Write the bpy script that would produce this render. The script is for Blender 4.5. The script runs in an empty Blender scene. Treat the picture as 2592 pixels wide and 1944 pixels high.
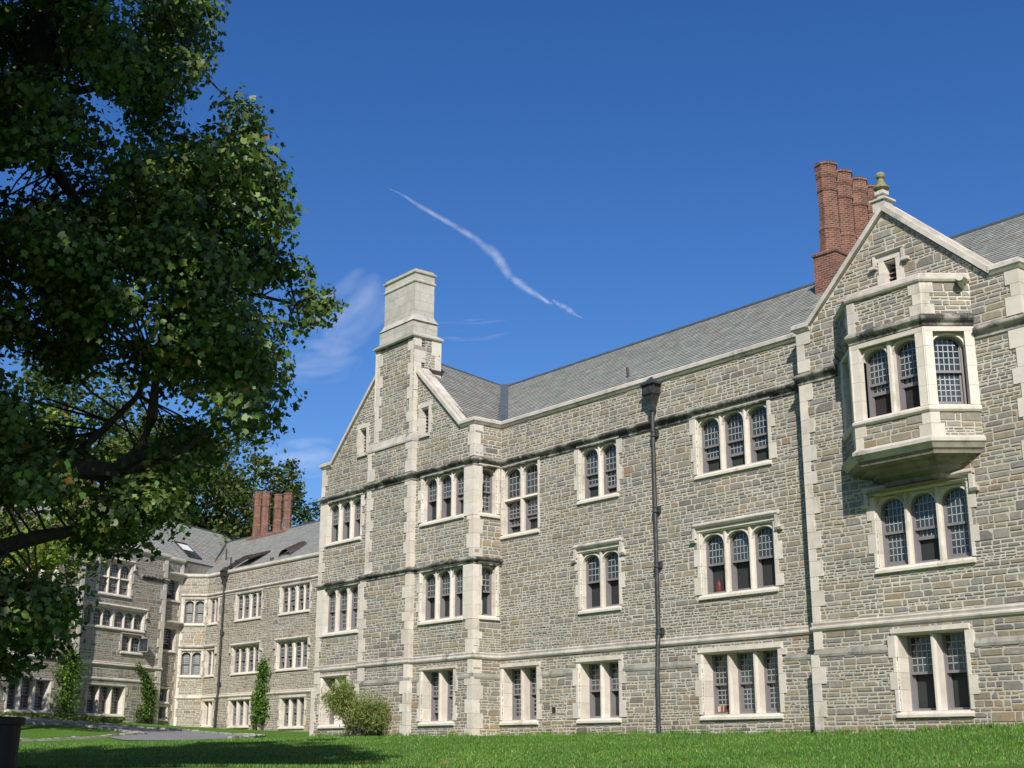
import bpy, math, random
import numpy as np
from mathutils import Vector, Matrix, noise as mnoise
R = math.radians
sc = bpy.context.scene
col = sc.collection
random.seed(7)

# ------------------------------------------------------------------ camera
CAM = np.array([36.56, -28.80, -0.54]); YAW, PITCH, ROLL = R(-51.31), R(15.60), R(0.07); FPX = 3344.5
_r = np.array([math.cos(YAW), -math.sin(YAW), 0]); _f = np.array([math.sin(YAW), math.cos(YAW), 0]); _u = np.array([0, 0, 1.])
FW = _f*math.cos(PITCH)+_u*math.sin(PITCH); _v = -_f*math.sin(PITCH)+_u*math.cos(PITCH)
RT = _r*math.cos(ROLL)+_v*math.sin(ROLL); UP = -_r*math.sin(ROLL)+_v*math.cos(ROLL)
cd = bpy.data.cameras.new('camera'); cam = bpy.data.objects.new('camera', cd); col.objects.link(cam)
cd.sensor_width = 36; cd.lens = FPX/2592*36; cd.clip_end = 60000; cd.clip_start = 0.05
M = Matrix.Identity(4)
for i in range(3):
    M[i][0], M[i][1], M[i][2], M[i][3] = RT[i], UP[i], -FW[i], CAM[i]
cam.matrix_world = M; sc.camera = cam

# ------------------------------------------------------------------ light
SD = Vector((1.12, -1.0, 1.12)).normalized()
sun_el = math.asin(SD.z)
sl = bpy.data.lights.new('sun', 'SUN'); sl.energy = 4.3; sl.angle = R(0.53); sl.color = (1.0, 0.95, 0.87)
so = bpy.data.objects.new('sun', sl); col.objects.link(so); so.rotation_euler = SD.to_track_quat('Z', 'Y').to_euler()
world = bpy.data.worlds.new('World'); sc.world = world; world.use_nodes = True
wn = world.node_tree; wn.nodes.clear()
sky = wn.nodes.new('ShaderNodeTexSky'); sky.sky_type = 'NISHITA'; sky.sun_disc = False
sky.sun_elevation = sun_el; sky.sun_rotation = math.atan2(SD.x, SD.y)
sky.air_density = 1.0; sky.dust_density = 0.8; sky.ozone_density = 4.0; sky.altitude = 300
hs = wn.nodes.new('ShaderNodeHueSaturation'); hs.inputs['Saturation'].default_value = 1.27; hs.inputs['Hue'].default_value = 0.5115; hs.inputs['Value'].default_value = 0.95
bg = wn.nodes.new('ShaderNodeBackground'); bg.inputs['Strength'].default_value = 0.091
wo = wn.nodes.new('ShaderNodeOutputWorld')
wn.links.new(sky.outputs[0], hs.inputs['Color']); wn.links.new(hs.outputs[0], bg.inputs[0]); wn.links.new(bg.outputs[0], wo.inputs[0])
sc.view_settings.view_transform = 'Standard'; sc.view_settings.look = 'None'
sc.view_settings.exposure = 0.50; sc.view_settings.gamma = 1
sc.render.engine = 'CYCLES'
sc.cycles.max_bounces = 6; sc.cycles.transparent_max_bounces = 12

# ------------------------------------------------------------------ materials
def newmat(name):
    m = bpy.data.materials.new(name); m.use_nodes = True
    return m, m.node_tree, m.node_tree.nodes['Principled BSDF']
def ramp(nt, fac, stops):
    r = nt.nodes.new('ShaderNodeValToRGB'); e = r.color_ramp.elements
    while len(e) < len(stops): e.new(0.5)
    for k, (p, c) in enumerate(stops):
        e[k].position = p; e[k].color = (*c, 1) if len(c) == 3 else c
    nt.links.new(fac, r.inputs[0]); return r.outputs[0]
def noise(nt, scale, detail=4, rough=0.6, vec=None):
    n = nt.nodes.new('ShaderNodeTexNoise'); n.inputs['Scale'].default_value = scale
    n.inputs['Detail'].default_value = detail; n.inputs['Roughness'].default_value = rough
    if vec is None:
        g = nt.nodes.new('ShaderNodeNewGeometry'); vec = g.outputs['Position']
    nt.links.new(vec, n.inputs['Vector']); return n.outputs['Fac']
def mapping(nt, sc3):
    g = nt.nodes.new('ShaderNodeNewGeometry'); mp = nt.nodes.new('ShaderNodeMapping')
    mp.inputs['Scale'].default_value = sc3; nt.links.new(g.outputs['Position'], mp.inputs[0]); return mp.outputs[0]
def mix(nt, a, b, fac, mode='MIX'):
    m = nt.nodes.new('ShaderNodeMixRGB'); m.blend_type = mode
    for i, x in ((0, fac), (1, a), (2, b)):
        if isinstance(x, (int, float)): m.inputs[i].default_value = x if i == 0 else (x, x, x, 1)
        elif isinstance(x, tuple): m.inputs[i].default_value = (*x, 1)
        else: nt.links.new(x, m.inputs[i])
    return m.outputs[0]
def bump(nt, bs, h, strength=0.5, dist=0.02):
    b = nt.nodes.new('ShaderNodeBump'); b.inputs['Strength'].default_value = strength; b.inputs['Distance'].default_value = dist
    nt.links.new(h, b.inputs['Height']); nt.links.new(b.outputs[0], bs.inputs['Normal'])
def tint(nt):
    a = nt.nodes.new('ShaderNodeAttribute'); a.attribute_name = 'tint'; return a.outputs['Color']
def plain(name, c, rough=0.7, metal=0.0, var=0.25, sc_=3.0):
    m, nt, b = newmat(name)
    b.inputs['Roughness'].default_value = rough; b.inputs['Metallic'].default_value = metal
    n = noise(nt, sc_)
    d = tuple(x*(1-var) for x in c); l = tuple(min(1, x*(1+var)) for x in c)
    nt.links.new(ramp(nt, n, [(0.3, d), (0.7, l)]), b.inputs['Base Color']); return m
# rubble stone: colour of each stone comes from its own tint
m_stone, nt, b = newmat('rubble_stone'); b.inputs['Roughness'].default_value = 0.85
n1 = noise(nt, 9, 6, 0.7); n2 = noise(nt, 45, 4, 0.7, mapping(nt, (1, 1, 2.6)))
c = mix(nt, tint(nt), ramp(nt, n1, [(0.3, (0.76, 0.75, 0.74)), (0.7, (1.18, 1.18, 1.17))]), 1.0, 'MULTIPLY')
c = mix(nt, c, ramp(nt, n2, [(0.32, (0.78, 0.77, 0.76)), (0.68, (1.20, 1.20, 1.20))]), 0.9, 'MULTIPLY')
c = mix(nt, c, ramp(nt, noise(nt, 0.28, 5, 0.65), [(0.3, (0.84, 0.83, 0.82)), (0.7, (1.10, 1.10, 1.08))]), 1.0, 'MULTIPLY')
c = mix(nt, c, ramp(nt, noise(nt, 1.1, 4, 0.6, mapping(nt, (1.6, 1.6, .25))), [(0.28, (0.80, 0.78, 0.76)), (0.42, (1, 1, 1))]), 1.0, 'MULTIPLY')
sx_ = nt.nodes.new('ShaderNodeSeparateXYZ'); gg_ = nt.nodes.new('ShaderNodeNewGeometry'); nt.links.new(gg_.outputs['Position'], sx_.inputs[0])
mr_ = nt.nodes.new('ShaderNodeMapRange'); mr_.inputs[1].default_value = 1.3; mr_.inputs[2].default_value = -0.1; nt.links.new(sx_.outputs['Z'], mr_.inputs[0])
ml_ = nt.nodes.new('ShaderNodeMath'); ml_.operation = 'MULTIPLY'; nt.links.new(mr_.outputs[0], ml_.inputs[0]); nt.links.new(ramp(nt, noise(nt, .45, 5, .7), [(.42, (0, 0, 0)), (.6, (.8, .8, .8))]), ml_.inputs[1])
c = mix(nt, c, mix(nt, c, (1.12, 0.86, 0.62), 1.0, 'MULTIPLY'), ml_.outputs[0])
nt.links.new(c, b.inputs['Base Color']); bump(nt, b, n2, 0.7, 0.02)
b.inputs['Specular IOR Level'].default_value = 0.25
m_mortar, nt, b = newmat('mortar'); b.inputs['Roughness'].default_value = 0.95
n1 = noise(nt, 0.5, 6, 0.75)
nt.links.new(ramp(nt, n1, [(0.32, (0.36, 0.34, 0.285)), (0.55, (0.46, 0.435, 0.37)), (0.7, (0.58, 0.55, 0.475))]), b.inputs['Base Color'])
def limestone(name, lo, hi, grime, gpos, streak=0.0):
    m, nt, b = newmat(name); b.inputs['Roughness'].default_value = 0.8
    n = noise(nt, 3.0, 6, 0.65)
    c = ramp(nt, n, [(0.3, lo), (0.72, hi)])
    c = mix(nt, c, tint(nt), 1.0, 'MULTIPLY')
    g = noise(nt, 1.3, 7, 0.75, mapping(nt, (1, 1, 0.45)))
    gm = ramp(nt, g, [(gpos, (0, 0, 0)), (gpos+0.14, (1, 1, 1))])
    c = mix(nt, c, grime, gm)
    nt.links.new(c, b.inputs['Base Color'])
    bump(nt, b, noise(nt, 30, 5, 0.7), 0.25, 0.01); b.inputs['Specular IOR Level'].default_value = 0.3
    return m
m_lime = limestone('limestone', (0.52, 0.475, 0.41), (0.64, 0.59, 0.52), (0.36, 0.32, 0.255), 0.55)
m_dirty = limestone('weathered_limestone', (0.40, 0.37, 0.325), (0.60, 0.555, 0.49), (0.15, 0.142, 0.13), 0.55)
m_band = limestone('weathered_band', (0.22, 0.21, 0.19), (0.50, 0.465, 0.41), (0.045, 0.043, 0.041), 0.415)
m_slate, nt, b = newmat('roof_slate'); b.inputs['Roughness'].default_value = 0.62
c = mix(nt, tint(nt), ramp(nt, noise(nt, 14, 5, 0.7), [(0.3, (0.78, 0.78, 0.78)), (0.7, (1.18, 1.18, 1.18))]), 1.0, 'MULTIPLY')
nt.links.new(c, b.inputs['Base Color']); bump(nt, b, noise(nt, 30), 0.4, 0.01)
m_lead = plain('lead_flashing', (0.10, 0.115, 0.13), 0.5, 0.3, 0.2)
m_copper = plain('brown_copper', (0.058, 0.042, 0.038), 0.5, 0.3, 0.3, 5)
m_sash = plain('painted_sash', (0.185, 0.172, 0.178), 0.5, 0, 0.08)
m_came = plain('lead_came', (0.40, 0.425, 0.42), 0.6, 0.0, 0.15)
m_screen = plain('dark_screen', (0.020, 0.025, 0.024), 0.75, 0, 0.3, 1.0)
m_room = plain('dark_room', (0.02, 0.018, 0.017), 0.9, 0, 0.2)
m_iron = plain('painted_iron', (0.028, 0.026, 0.027), 0.45, 0.2, 0.3, 6)
m_verd = plain('verdigris_iron', (0.045, 0.05, 0.05), 0.5, 0.3, 0.45, 8)
m_white = plain('white_blind', (0.6, 0.62, 0.6), 0.8, 0, 0.05)
m_glass, nt, b = newmat('window_glass'); b.inputs['Roughness'].default_value = 0.10
b.inputs['Specular IOR Level'].default_value = 0.65
nt.links.new(ramp(nt, noise(nt, 0.8, 3), [(0.35, (0.014, 0.017, 0.019)), (0.7, (0.055, 0.066, 0.070))]), b.inputs['Base Color'])
bump(nt, b, noise(nt, 7, 2), 0.12, 0.01)
m_brick, nt, b = newmat('red_brick'); b.inputs['Roughness'].default_value = 0.9
uvn = nt.nodes.new('ShaderNodeUVMap'); bt = nt.nodes.new('ShaderNodeTexBrick')
nt.links.new(uvn.outputs[0], bt.inputs['Vector'])
bt.inputs['Scale'].default_value = 1; bt.inputs['Brick Width'].default_value = 0.215; bt.inputs['Row Height'].default_value = 0.078
bt.inputs['Mortar Size'].default_value = 0.013; bt.inputs['Mortar Smooth'].default_value = 0.2; bt.inputs['Bias'].default_value = -0.1
bt.inputs['Color1'].default_value = (0.215, 0.066, 0.040, 1); bt.inputs['Color2'].default_value = (0.075, 0.030, 0.025, 1)
bt.inputs['Mortar'].default_value = (0.24, 0.185, 0.14, 1)
c = mix(nt, bt.outputs['Color'], ramp(nt, noise(nt, 2.2, 6, 0.7), [(0.3, (0.5, 0.46, 0.44)), (0.7, (1.12, 1.08, 1.05))]), 1.0, 'MULTIPLY')
nt.links.new(c, b.inputs['Base Color']); bump(nt, b, bt.outputs['Fac'], -0.6, 0.02)
m_grass, nt, b = newmat('grass_ground'); b.inputs['Roughness'].default_value = 0.9; b.inputs['Specular IOR Level'].default_value = 0.1
n1 = noise(nt, 0.35, 6, 0.7); n2 = noise(nt, 22, 5, 0.8)
c = ramp(nt, n1, [(0.3, (0.060, 0.140, 0.020)), (0.55, (0.085, 0.185, 0.027)), (0.75, (0.13, 0.22, 0.042))])
c = mix(nt, c, ramp(nt, n2, [(0.3, (0.45, 0.45, 0.4)), (0.7, (1.6, 1.5, 1.4))]), 1.0, 'MULTIPLY')
nt.links.new(c, b.inputs['Base Color']); bump(nt, b, n2, 1.0, 0.05)
m_blade, nt, b = newmat('grass_blade'); b.inputs['Roughness'].default_value = 0.55; b.inputs['Specular IOR Level'].default_value = 0.25
nt.links.new(tint(nt), b.inputs['Base Color'])
m_road = plain('asphalt', (0.175, 0.175, 0.175), 0.9, 0, 0.2, 2.0)
m_kerb, nt, b = newmat('kerb_cobble'); b.inputs['Roughness'].default_value = 0.9
nt.links.new(mix(nt, tint(nt), ramp(nt, noise(nt, 12), [(0.3, (0.7, 0.7, 0.7)), (0.7, (1.2, 1.2, 1.2))]), 1.0, 'MULTIPLY'), b.inputs['Base Color'])
m_bark, nt, b = newmat('bark'); b.inputs['Roughness'].default_value = 0.95
n1 = noise(nt, 14, 6, 0.75, mapping(nt, (1, 1, 0.35)))
nt.links.new(ramp(nt, n1, [(0.3, (0.022, 0.018, 0.014)), (0.7, (0.085, 0.068, 0.055))]), b.inputs['Base Color']); bump(nt, b, n1, 1.0, 0.06)
def leafmat(name, rough=0.42, trans=0.35, spec=0.5):
    m = bpy.data.materials.new(name); m.use_nodes = True; nt = m.node_tree; b = nt.nodes['Principled BSDF']
    b.inputs['Roughness'].default_value = rough; b.inputs['Specular IOR Level'].default_value = spec
    t = tint(nt); nt.links.new(t, b.inputs['Base Color'])
    tr = nt.nodes.new('ShaderNodeBsdfTranslucent')
    nt.links.new(mix(nt, t, (1.3, 1.6, 0.5), 1.0, 'MULTIPLY'), tr.inputs[0])
    ms = nt.nodes.new('ShaderNodeMixShader'); ms.inputs[0].default_value = trans
    nt.links.new(b.outputs[0], ms.inputs[1]); nt.links.new(tr.outputs[0], ms.inputs[2])
    nt.links.new(ms.outputs[0], nt.nodes['Material Output'].inputs[0]); return m
m_leaf = leafmat('leaf', 0.50, 0.22, 0.45)
m_leaf2 = leafmat('far_leaf', 0.6, 0.3, 0.3)

# ------------------------------------------------------------------ mesh builder
class Fr:                       # vertical wall frame: s along, o outward, z up
    def __init__(s, p0, ang):
        s.p = Vector((p0[0], p0[1], 0)); a = R(ang); s.e = Vector((math.cos(a), math.sin(a), 0)); s.n = Vector((s.e.y, -s.e.x, 0)); s.ang = ang
    def __call__(s, t, o, z): return s.p+s.e*t+s.n*o+Vector((0, 0, z))
class MB:
    def __init__(s): s.v = []; s.f = []; s.m = []; s.c = []; s.uv = {}
    def face(s, pts, mi=0, c=(1, 1, 1), uv=None):
        i = len(s.v); s.v.extend([tuple(p) for p in pts]); s.f.append(list(range(i, i+len(pts)))); s.m.append(mi); s.c.append(c)
        if uv: s.uv[len(s.f)-1] = uv
    def box(s, F, s0, s1, o0, o1, z0, z1, mi=0, c=(1, 1, 1)):
        P = [F(a, o, z) for z in (z0, z1) for (a, o) in ((s0, o1), (s1, o1), (s1, o0), (s0, o0))]
        for q in ((0, 1, 5, 4), (1, 2, 6, 5), (2, 3, 7, 6), (3, 0, 4, 7), (4, 5, 6, 7), (3, 2, 1, 0)): s.face([P[k] for k in q], mi, c)
    def prismz(s, F, poly, z0, z1, mi=0, c=(1, 1, 1)):        # poly of (s,o)
        n = len(poly)
        for i in range(n):
            a, b = poly[i], poly[(i+1) % n]; s.face([F(a[0], a[1], z0), F(b[0], b[1], z0), F(b[0], b[1], z1), F(a[0], a[1], z1)], mi, c)
        s.face([F(a, o, z1) for a, o in poly], mi, c); s.face([F(a, o, z0) for a, o in reversed(poly)], mi, c)
    def prisms(s, F, poly, s0, s1, mi=0, c=(1, 1, 1)):        # poly of (o,z) swept along s
        n = len(poly)
        for i in range(n):
            a, b = poly[i], poly[(i+1) % n]; s.face([F(s0, a[0], a[1]), F(s1, a[0], a[1]), F(s1, b[0], b[1]), F(s0, b[0], b[1])], mi, c)
        s.face([F(s0, o, z) for o, z in poly], mi, c); s.face([F(s1, o, z) for o, z in reversed(poly)], mi, c)
    def tube(s, pts, rad, n=8, mi=0, c=(1, 1, 1), cap=True):
        pts = [Vector(p) for p in pts]; rings = []
        for i, p in enumerate(pts):
            d = (pts[min(i+1, len(pts)-1)]-pts[max(i-1, 0)]).normalized()
            x = d.cross(Vector((0.13, 0.31, 1))).normalized()
            if x.length < 0.1: x = Vector((1, 0, 0))
            y = d.cross(x).normalized(); r = rad[i] if isinstance(rad, (list, tuple)) else rad
            rings.append([p+(x*math.cos(2*math.pi*k/n)+y*math.sin(2*math.pi*k/n))*r for k in range(n)])
        for a, b in zip(rings, rings[1:]):
            for k in range(n): s.face([a[k], a[(k+1) % n], b[(k+1) % n], b[k]], mi, c)
        if cap: s.face(rings[-1], mi, c); s.face(rings[0][::-1], mi, c)
    def lathe(s, ctr, prof, n=12, mi=0, c=(1, 1, 1), sq=None):
        ctr = Vector(ctr); rings = []
        for r, z in prof:
            rings.append([ctr+Vector((r*math.cos(2*math.pi*(k+.5)/n), r*math.sin(2*math.pi*(k+.5)/n), z)) for k in range(n)])
        for a, b in zip(rings, rings[1:]):
            for k in range(n): s.face([a[k], a[(k+1) % n], b[(k+1) % n], b[k]], mi, c)
        s.face(rings[-1], mi, c)
    def build(s, name, mats, parent=None, smooth=False):
        me = bpy.data.meshes.new(name); me.from_pydata(s.v, [], s.f)
        for m in (mats if isinstance(mats, (list, tuple)) else [mats]): me.materials.append(m)
        me.polygons.foreach_set('material_index', s.m)
        cnt = np.array([len(f) for f in s.f]); cc = np.ones((len(s.f), 4), np.float32); cc[:, :3] = np.array(s.c, np.float32)
        at = me.attributes.new('tint', 'FLOAT_COLOR', 'CORNER'); at.data.foreach_set('color', np.repeat(cc, cnt, axis=0).ravel())
        if s.uv:
            ul = me.uv_layers.new(name='UVMap'); arr = np.zeros((cnt.sum(), 2), np.float32); st = np.concatenate([[0], np.cumsum(cnt)])
            for fi, uv in s.uv.items(): arr[st[fi]:st[fi]+len(uv)] = uv
            ul.data.foreach_set('uv', arr.ravel())
        if smooth: me.polygons.foreach_set('use_smooth', [True]*len(s.f))
        me.update(); o = bpy.data.objects.new(name, me); col.objects.link(o)
        if parent is not None: o.parent = parent
        return o
def tag(o, label=None, cat=None, group=None, kind=None):
    if label: o['label'] = label
    if cat: o['category'] = cat
    if group: o['group'] = group
    if kind: o['kind'] = kind
    return o
def empty(name, loc=(0, 0, 0)):
    o = bpy.data.objects.new(name, None); o.location = loc; o.empty_display_size = 0.5; col.objects.link(o); return o
def thing(name, loc, label, cat, group=None):
    o = empty(name, loc); tag(o, label, cat, group); return o
def part(mb, name, mats, root, smooth=False):
    o = mb.build(name, mats, None, smooth); o.parent = root
    if root.parent is None: o.matrix_parent_inverse = Matrix.Translation(-root.location)
    return o

# ------------------------------------------------------------------ masonry
rng = random.Random(11)
def stone_col(z, tan=0.0):
    k = rng.random(); v = 0.84+0.27*rng.random()
    t = 0.16+tan
    if k < t: c = (0.325, 0.285, 0.20)
    elif k < t+0.04: c = (0.33, 0.255, 0.165)
    elif k < t+0.40: c = (0.305, 0.288, 0.238)
    elif k < t+0.55: c = (0.255, 0.248, 0.222)
    elif k < t+0.60: c = (0.215, 0.20, 0.175)
    else: c = (0.33, 0.305, 0.24)
    return (c[0]*v*.955, c[1]*v*.935, c[2]*v*.975)
def lin(top, s):
    for (a, za), (b, zb) in zip(top, top[1:]):
        if a-1e-6 <= s <= b+1e-6: return za+(zb-za)*(s-a)/(b-a) if b > a else max(za, zb)
    return top[0][1] if s < top[0][0] else top[-1][1]
def wall(mb, F, s0, s1, z0, top, holes=(), off=0.0, tan=0.1, big=1.0, tz=None, rel=1.0):
    if not isinstance(top, list): top = [(s0, top), (s1, top)]
    top = [(s0, lin(top, s0))]+[(a, z) for a, z in top if s0+1e-4 < a < s1-1e-4]+[(s1, lin(top, s1))]
    cuts = sorted({s0, s1, *[a for a, _ in top], *[max(s0, min(s1, x)) for h in holes for x in h[:2]]})
    for a, b in zip(cuts, cuts[1:]):
        if b-a < 1e-4: continue
        mid = (a+b)/2; ta, tb = lin(top, a+1e-5), lin(top, b-1e-5); zs = [z0]
        hs_ = sorted([(h[2], h[3]) for h in holes if h[0] < mid < h[1]]); lo = z0
        for h0, h1 in hs_:
            h1 = min(h1, min(ta, tb))
            if h0 > lo+1e-4: mb.face([F(a, off, lo), F(b, off, lo), F(b, off, h0), F(a, off, h0)], 1)
            lo = max(lo, h1)
        if min(ta, tb) > lo-1e-4 and max(ta, tb) > lo+1e-4: mb.face([F(a, off, lo), F(b, off, lo), F(b, off, tb), F(a, off, ta)], 1)
    zmax = max(z for _, z in top)
    def stone(a, b, c, d):
        segs = [(a, b)]
        for h in holes:
            if d > h[2] and c < h[3]:
                ns = []
                for p, q in segs:
                    if q <= h[0] or p >= h[1]: ns.append((p, q)); continue
                    if p < h[0]: ns.append((p, h[0]))
                    if q > h[1]: ns.append((h[1], q))
                segs = ns
        for p, q in segs:
            zc = c+(d-c)*0.7
            while q-p > 0.04 and lin(top, p) < zc: p += 0.03
            while q-p > 0.04 and lin(top, q) < zc: q -= 0.03
            if q-p < 0.06: continue
            g = 0.013+0.007*rng.random(); t = (0.009+0.013*rng.random())*rel; j = lambda k: (rng.random()-.5)*2*k
            sh = j(0.02) if q-p > 0.15 else 0
            h = d-c
            O = [(p+g+j(.006), c+g+j(.006)), (q-g+j(.006), c+g+j(.006)), (q-g+sh+j(.006), d-g+j(.006)), (p+g+j(.01), d-g+j(.006))]
            if h > 0.12 and rng.random() < 0.5:      # knock one corner off
                k = rng.choice((2, 3)); cut = min(h, q-p)*(0.15+0.25*rng.random()); x, z = O[k]; sx = -1 if k == 2 else 1
                O[k:k+1] = [(x, z-cut), (x+sx*cut*1.2, z)] if k == 2 else [(x+sx*cut*1.2, z), (x, z-cut)]
            cx = sum(x for x, _ in O)/len(O); cz = sum(z for _, z in O)/len(O); r = 0.011
            I = [(x+(r if x < cx else -r), z+(r if z < cz else -r)) for x, z in O]
            cc = stone_col(cz, tan+(0.10 if (tz and cz > tz) else 0)); t2 = t+j(.004*rel)
            fo = [F(x, off+0.001, z) for x, z in O]; fi = [F(x, off+t2, z) for x, z in I]
            mb.face(fi, 0, cc)
            for k in range(len(O)): n = (k+1) % len(O); mb.face([fo[k], fo[n], fi[n], fi[k]], 0, cc)
    z = z0
    while z < zmax-0.03:
        H = (0.16+0.20*rng.random())*big
        if zmax-z-H < 0.12: H = zmax-z
        s = s0
        while s < s1-0.01:
            L = min((0.5+1.2*rng.random())*big, s1-s)
            if s1-s-L < 0.2: L = s1-s
            k = rng.random()
            if k < 0.14 and H < 0.28*big: rows = [1]; 
            elif k < 0.86: a = 0.3+0.4*rng.random(); rows = [a, 1]
            else: a = 0.24+0.14*rng.random(); rows = [a, a+0.28+0.1*rng.random(), 1]
            if H < 0.2 and len(rows) == 3: rows = [0.5, 1]
            lo = 0
            for r_ in rows:
                c_, d_ = z+lo*H, z+r_*H; lo = r_; h = d_-c_; x = s
                while x < s+L-1e-3:
                    w = max(0.10, h*(1.4+2.6*rng.random()**1.2)); w = min(w, 0.60*big)
                    if s+L-x-w < 0.10: w = s+L-x
                    stone(x, x+w, c_, d_); x += w
            s += L
        z += H
def lt(v=None):
    v = (0.86+0.2*rng.random()) if v is None else v
    w = rng.random()*0.05; return (v, v*(1-w*.4), v*(1-w))
def sweep(mb, path, prof, mi=0, seg=1.1, closed_ends=True):
    """path: plan points, left to right seen from outside; prof: list of (o,z)"""
    P = [Vector((x, y, 0)) for x, y in path]; N = []
    for a, b in zip(P, P[1:]): e = (b-a).normalized(); N.append(Vector((e.y, -e.x, 0)))
    Mt = [N[0]]+[(n1+n2)/(1+n1.dot(n2)) for n1, n2 in zip(N, N[1:])]+[N[-1]]
    def pt(i, t, o, z):
        return (P[i]+Mt[i]*o)*(1-t)+(P[i+1]+Mt[i+1]*o)*t+Vector((0, 0, z))
    for i in range(len(P)-1):
        L = (P[i+1]-P[i]).length; k = max(1, round(L/seg)); ts = [j/k for j in range(k+1)]
        for t0, t1 in zip(ts, ts[1:]):
            c = lt()
            for (o0, z0), (o1, z1) in zip(prof, prof[1:]):
                mb.face([pt(i, t0, o0, z0), pt(i, t1, o0, z0), pt(i, t1, o1, z1), pt(i, t0, o1, z1)], mi, c)
    for i, t in ((0, 0), (len(P)-2, 1)): mb.face([pt(i, t, o, z) for o, z in prof], mi, lt())
def sweepart(name, mat, root, path, prof, seg=1.1):
    mb = MB(); sweep(mb, path, prof, 0, seg); return part(mb, name, mat, root)
def quoins(mb, F, s, d, z0, z1, off=0.0, dep=(0.2, 0.34), w=(0.24, 0.38), hh=(0.3, 0.55), back=True, mi=0):
    z = z0; k = rng.randint(0, 1)
    while z < z1-0.02:
        h = hh[0]+(hh[1]-hh[0])*rng.random()
        if z1-z-h < 0.15: h = z1-z
        ww = w[k]*(0.92+0.16*rng.random()); dd = dep[1-k]; a, b = (s-d*0.02, s+d*ww); pr = 0.030+0.006*rng.random()
        mb.box(F, min(a, b), max(a, b), off-dd if back else off-0.05, off+pr, z+0.004, z+h-0.004, mi, lt()); k = 1-k; z += h
def slope_bar(mb, F, a, b, t, o0, o1, mi=0, seg=1.0):
    (s0, z0), (s1, z1) = a, b; L = math.hypot(s1-s0, z1-z0); n = max(1, round(L/seg)); nx, nz = -(z1-z0)/L, (s1-s0)/L
    if nz < 0: nx, nz = -nx, -nz
    for k in range(n):
        p = (s0+(s1-s0)*k/n, z0+(z1-z0)*k/n); q = (s0+(s1-s0)*(k+1)/n, z0+(z1-z0)*(k+1)/n); c = lt()
        A = [p, q, (q[0]+nx*t, q[1]+nz*t), (p[0]+nx*t, p[1]+nz*t)]
        f = [F(x, o1, z) for x, z in A]; r = [F(x, o0, z) for x, z in A]
        mb.face(f, mi, c); mb.face(r[::-1], mi, c)
        for i in range(4): j = (i+1) % 4; mb.face([f[i], f[j], r[j], r[i]], mi, c)
def slates(mb, poly, red=0.12, bias=1.0):
    P = [Vector(p) for p in poly]; u = (P[1]-P[0]); u.z = 0; u.normalize()
    n = (P[1]-P[0]).cross(P[2]-P[0]).normalized()
    if n.z < 0: n = -n
    v = n.cross(u).normalized()
    if v.z < 0: v = -v
    O = P[0]; Q = [((p-O).dot(u), (p-O).dot(v)) for p in P]
    mb.face([p-n*0.03 for p in P], 1)
    v0, v1 = min(q[1] for q in Q), max(q[1] for q in Q); ex = 0.19; y = v0; row = 0
    def span(yy):
        xs = []
        for a, b in zip(Q, Q[1:]+Q[:1]):
            if (a[1]-yy)*(b[1]-yy) < 0: xs.append(a[0]+(b[0]-a[0])*(yy-a[1])/(b[1]-a[1]))
        return (min(xs), max(xs)) if len(xs) > 1 else None
    while y < v1-0.01:
        y2 = min(y+ex, v1); sp = span((y+y2)/2)
        if sp:
            x = sp[0]-(row % 2)*0.11-0.1*rng.random(); 
            while x < sp[1]:
                w = 0.20+0.16*rng.random(); a, b = max(x, sp[0]), min(x+w-0.008, sp[1]); x += w
                if b-a < 0.02: continue
                pw = O+u*((a+b)/2)+v*y; nz = mnoise.noise(Vector((pw.x*.22, pw.y*.22, pw.z*.8)))*.5+.5
                k = rng.random(); vv = (0.90+0.22*rng.random())*bias
                pr = red*(0.35+2.6*max(0, nz-0.38))
                if k < pr: c = (0.27, 0.225, 0.20)
                elif k < pr+0.10: c = (0.245, 0.28, 0.262)
                elif k < pr+0.25: c = (0.30, 0.305, 0.285)
                else: c = (0.262, 0.272, 0.255)
                c = (c[0]*vv*1.02, c[1]*vv*1.01, c[2]*vv*.97); l = 0.020+0.008*rng.random()
                g = [O+u*a+v*y+n*l, O+u*b+v*y+n*l, O+u*b+v*y2+n*.003, O+u*a+v*y2+n*.003]
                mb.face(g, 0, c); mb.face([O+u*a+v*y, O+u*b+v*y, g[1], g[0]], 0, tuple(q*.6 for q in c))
        y = y2; row += 1

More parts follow.
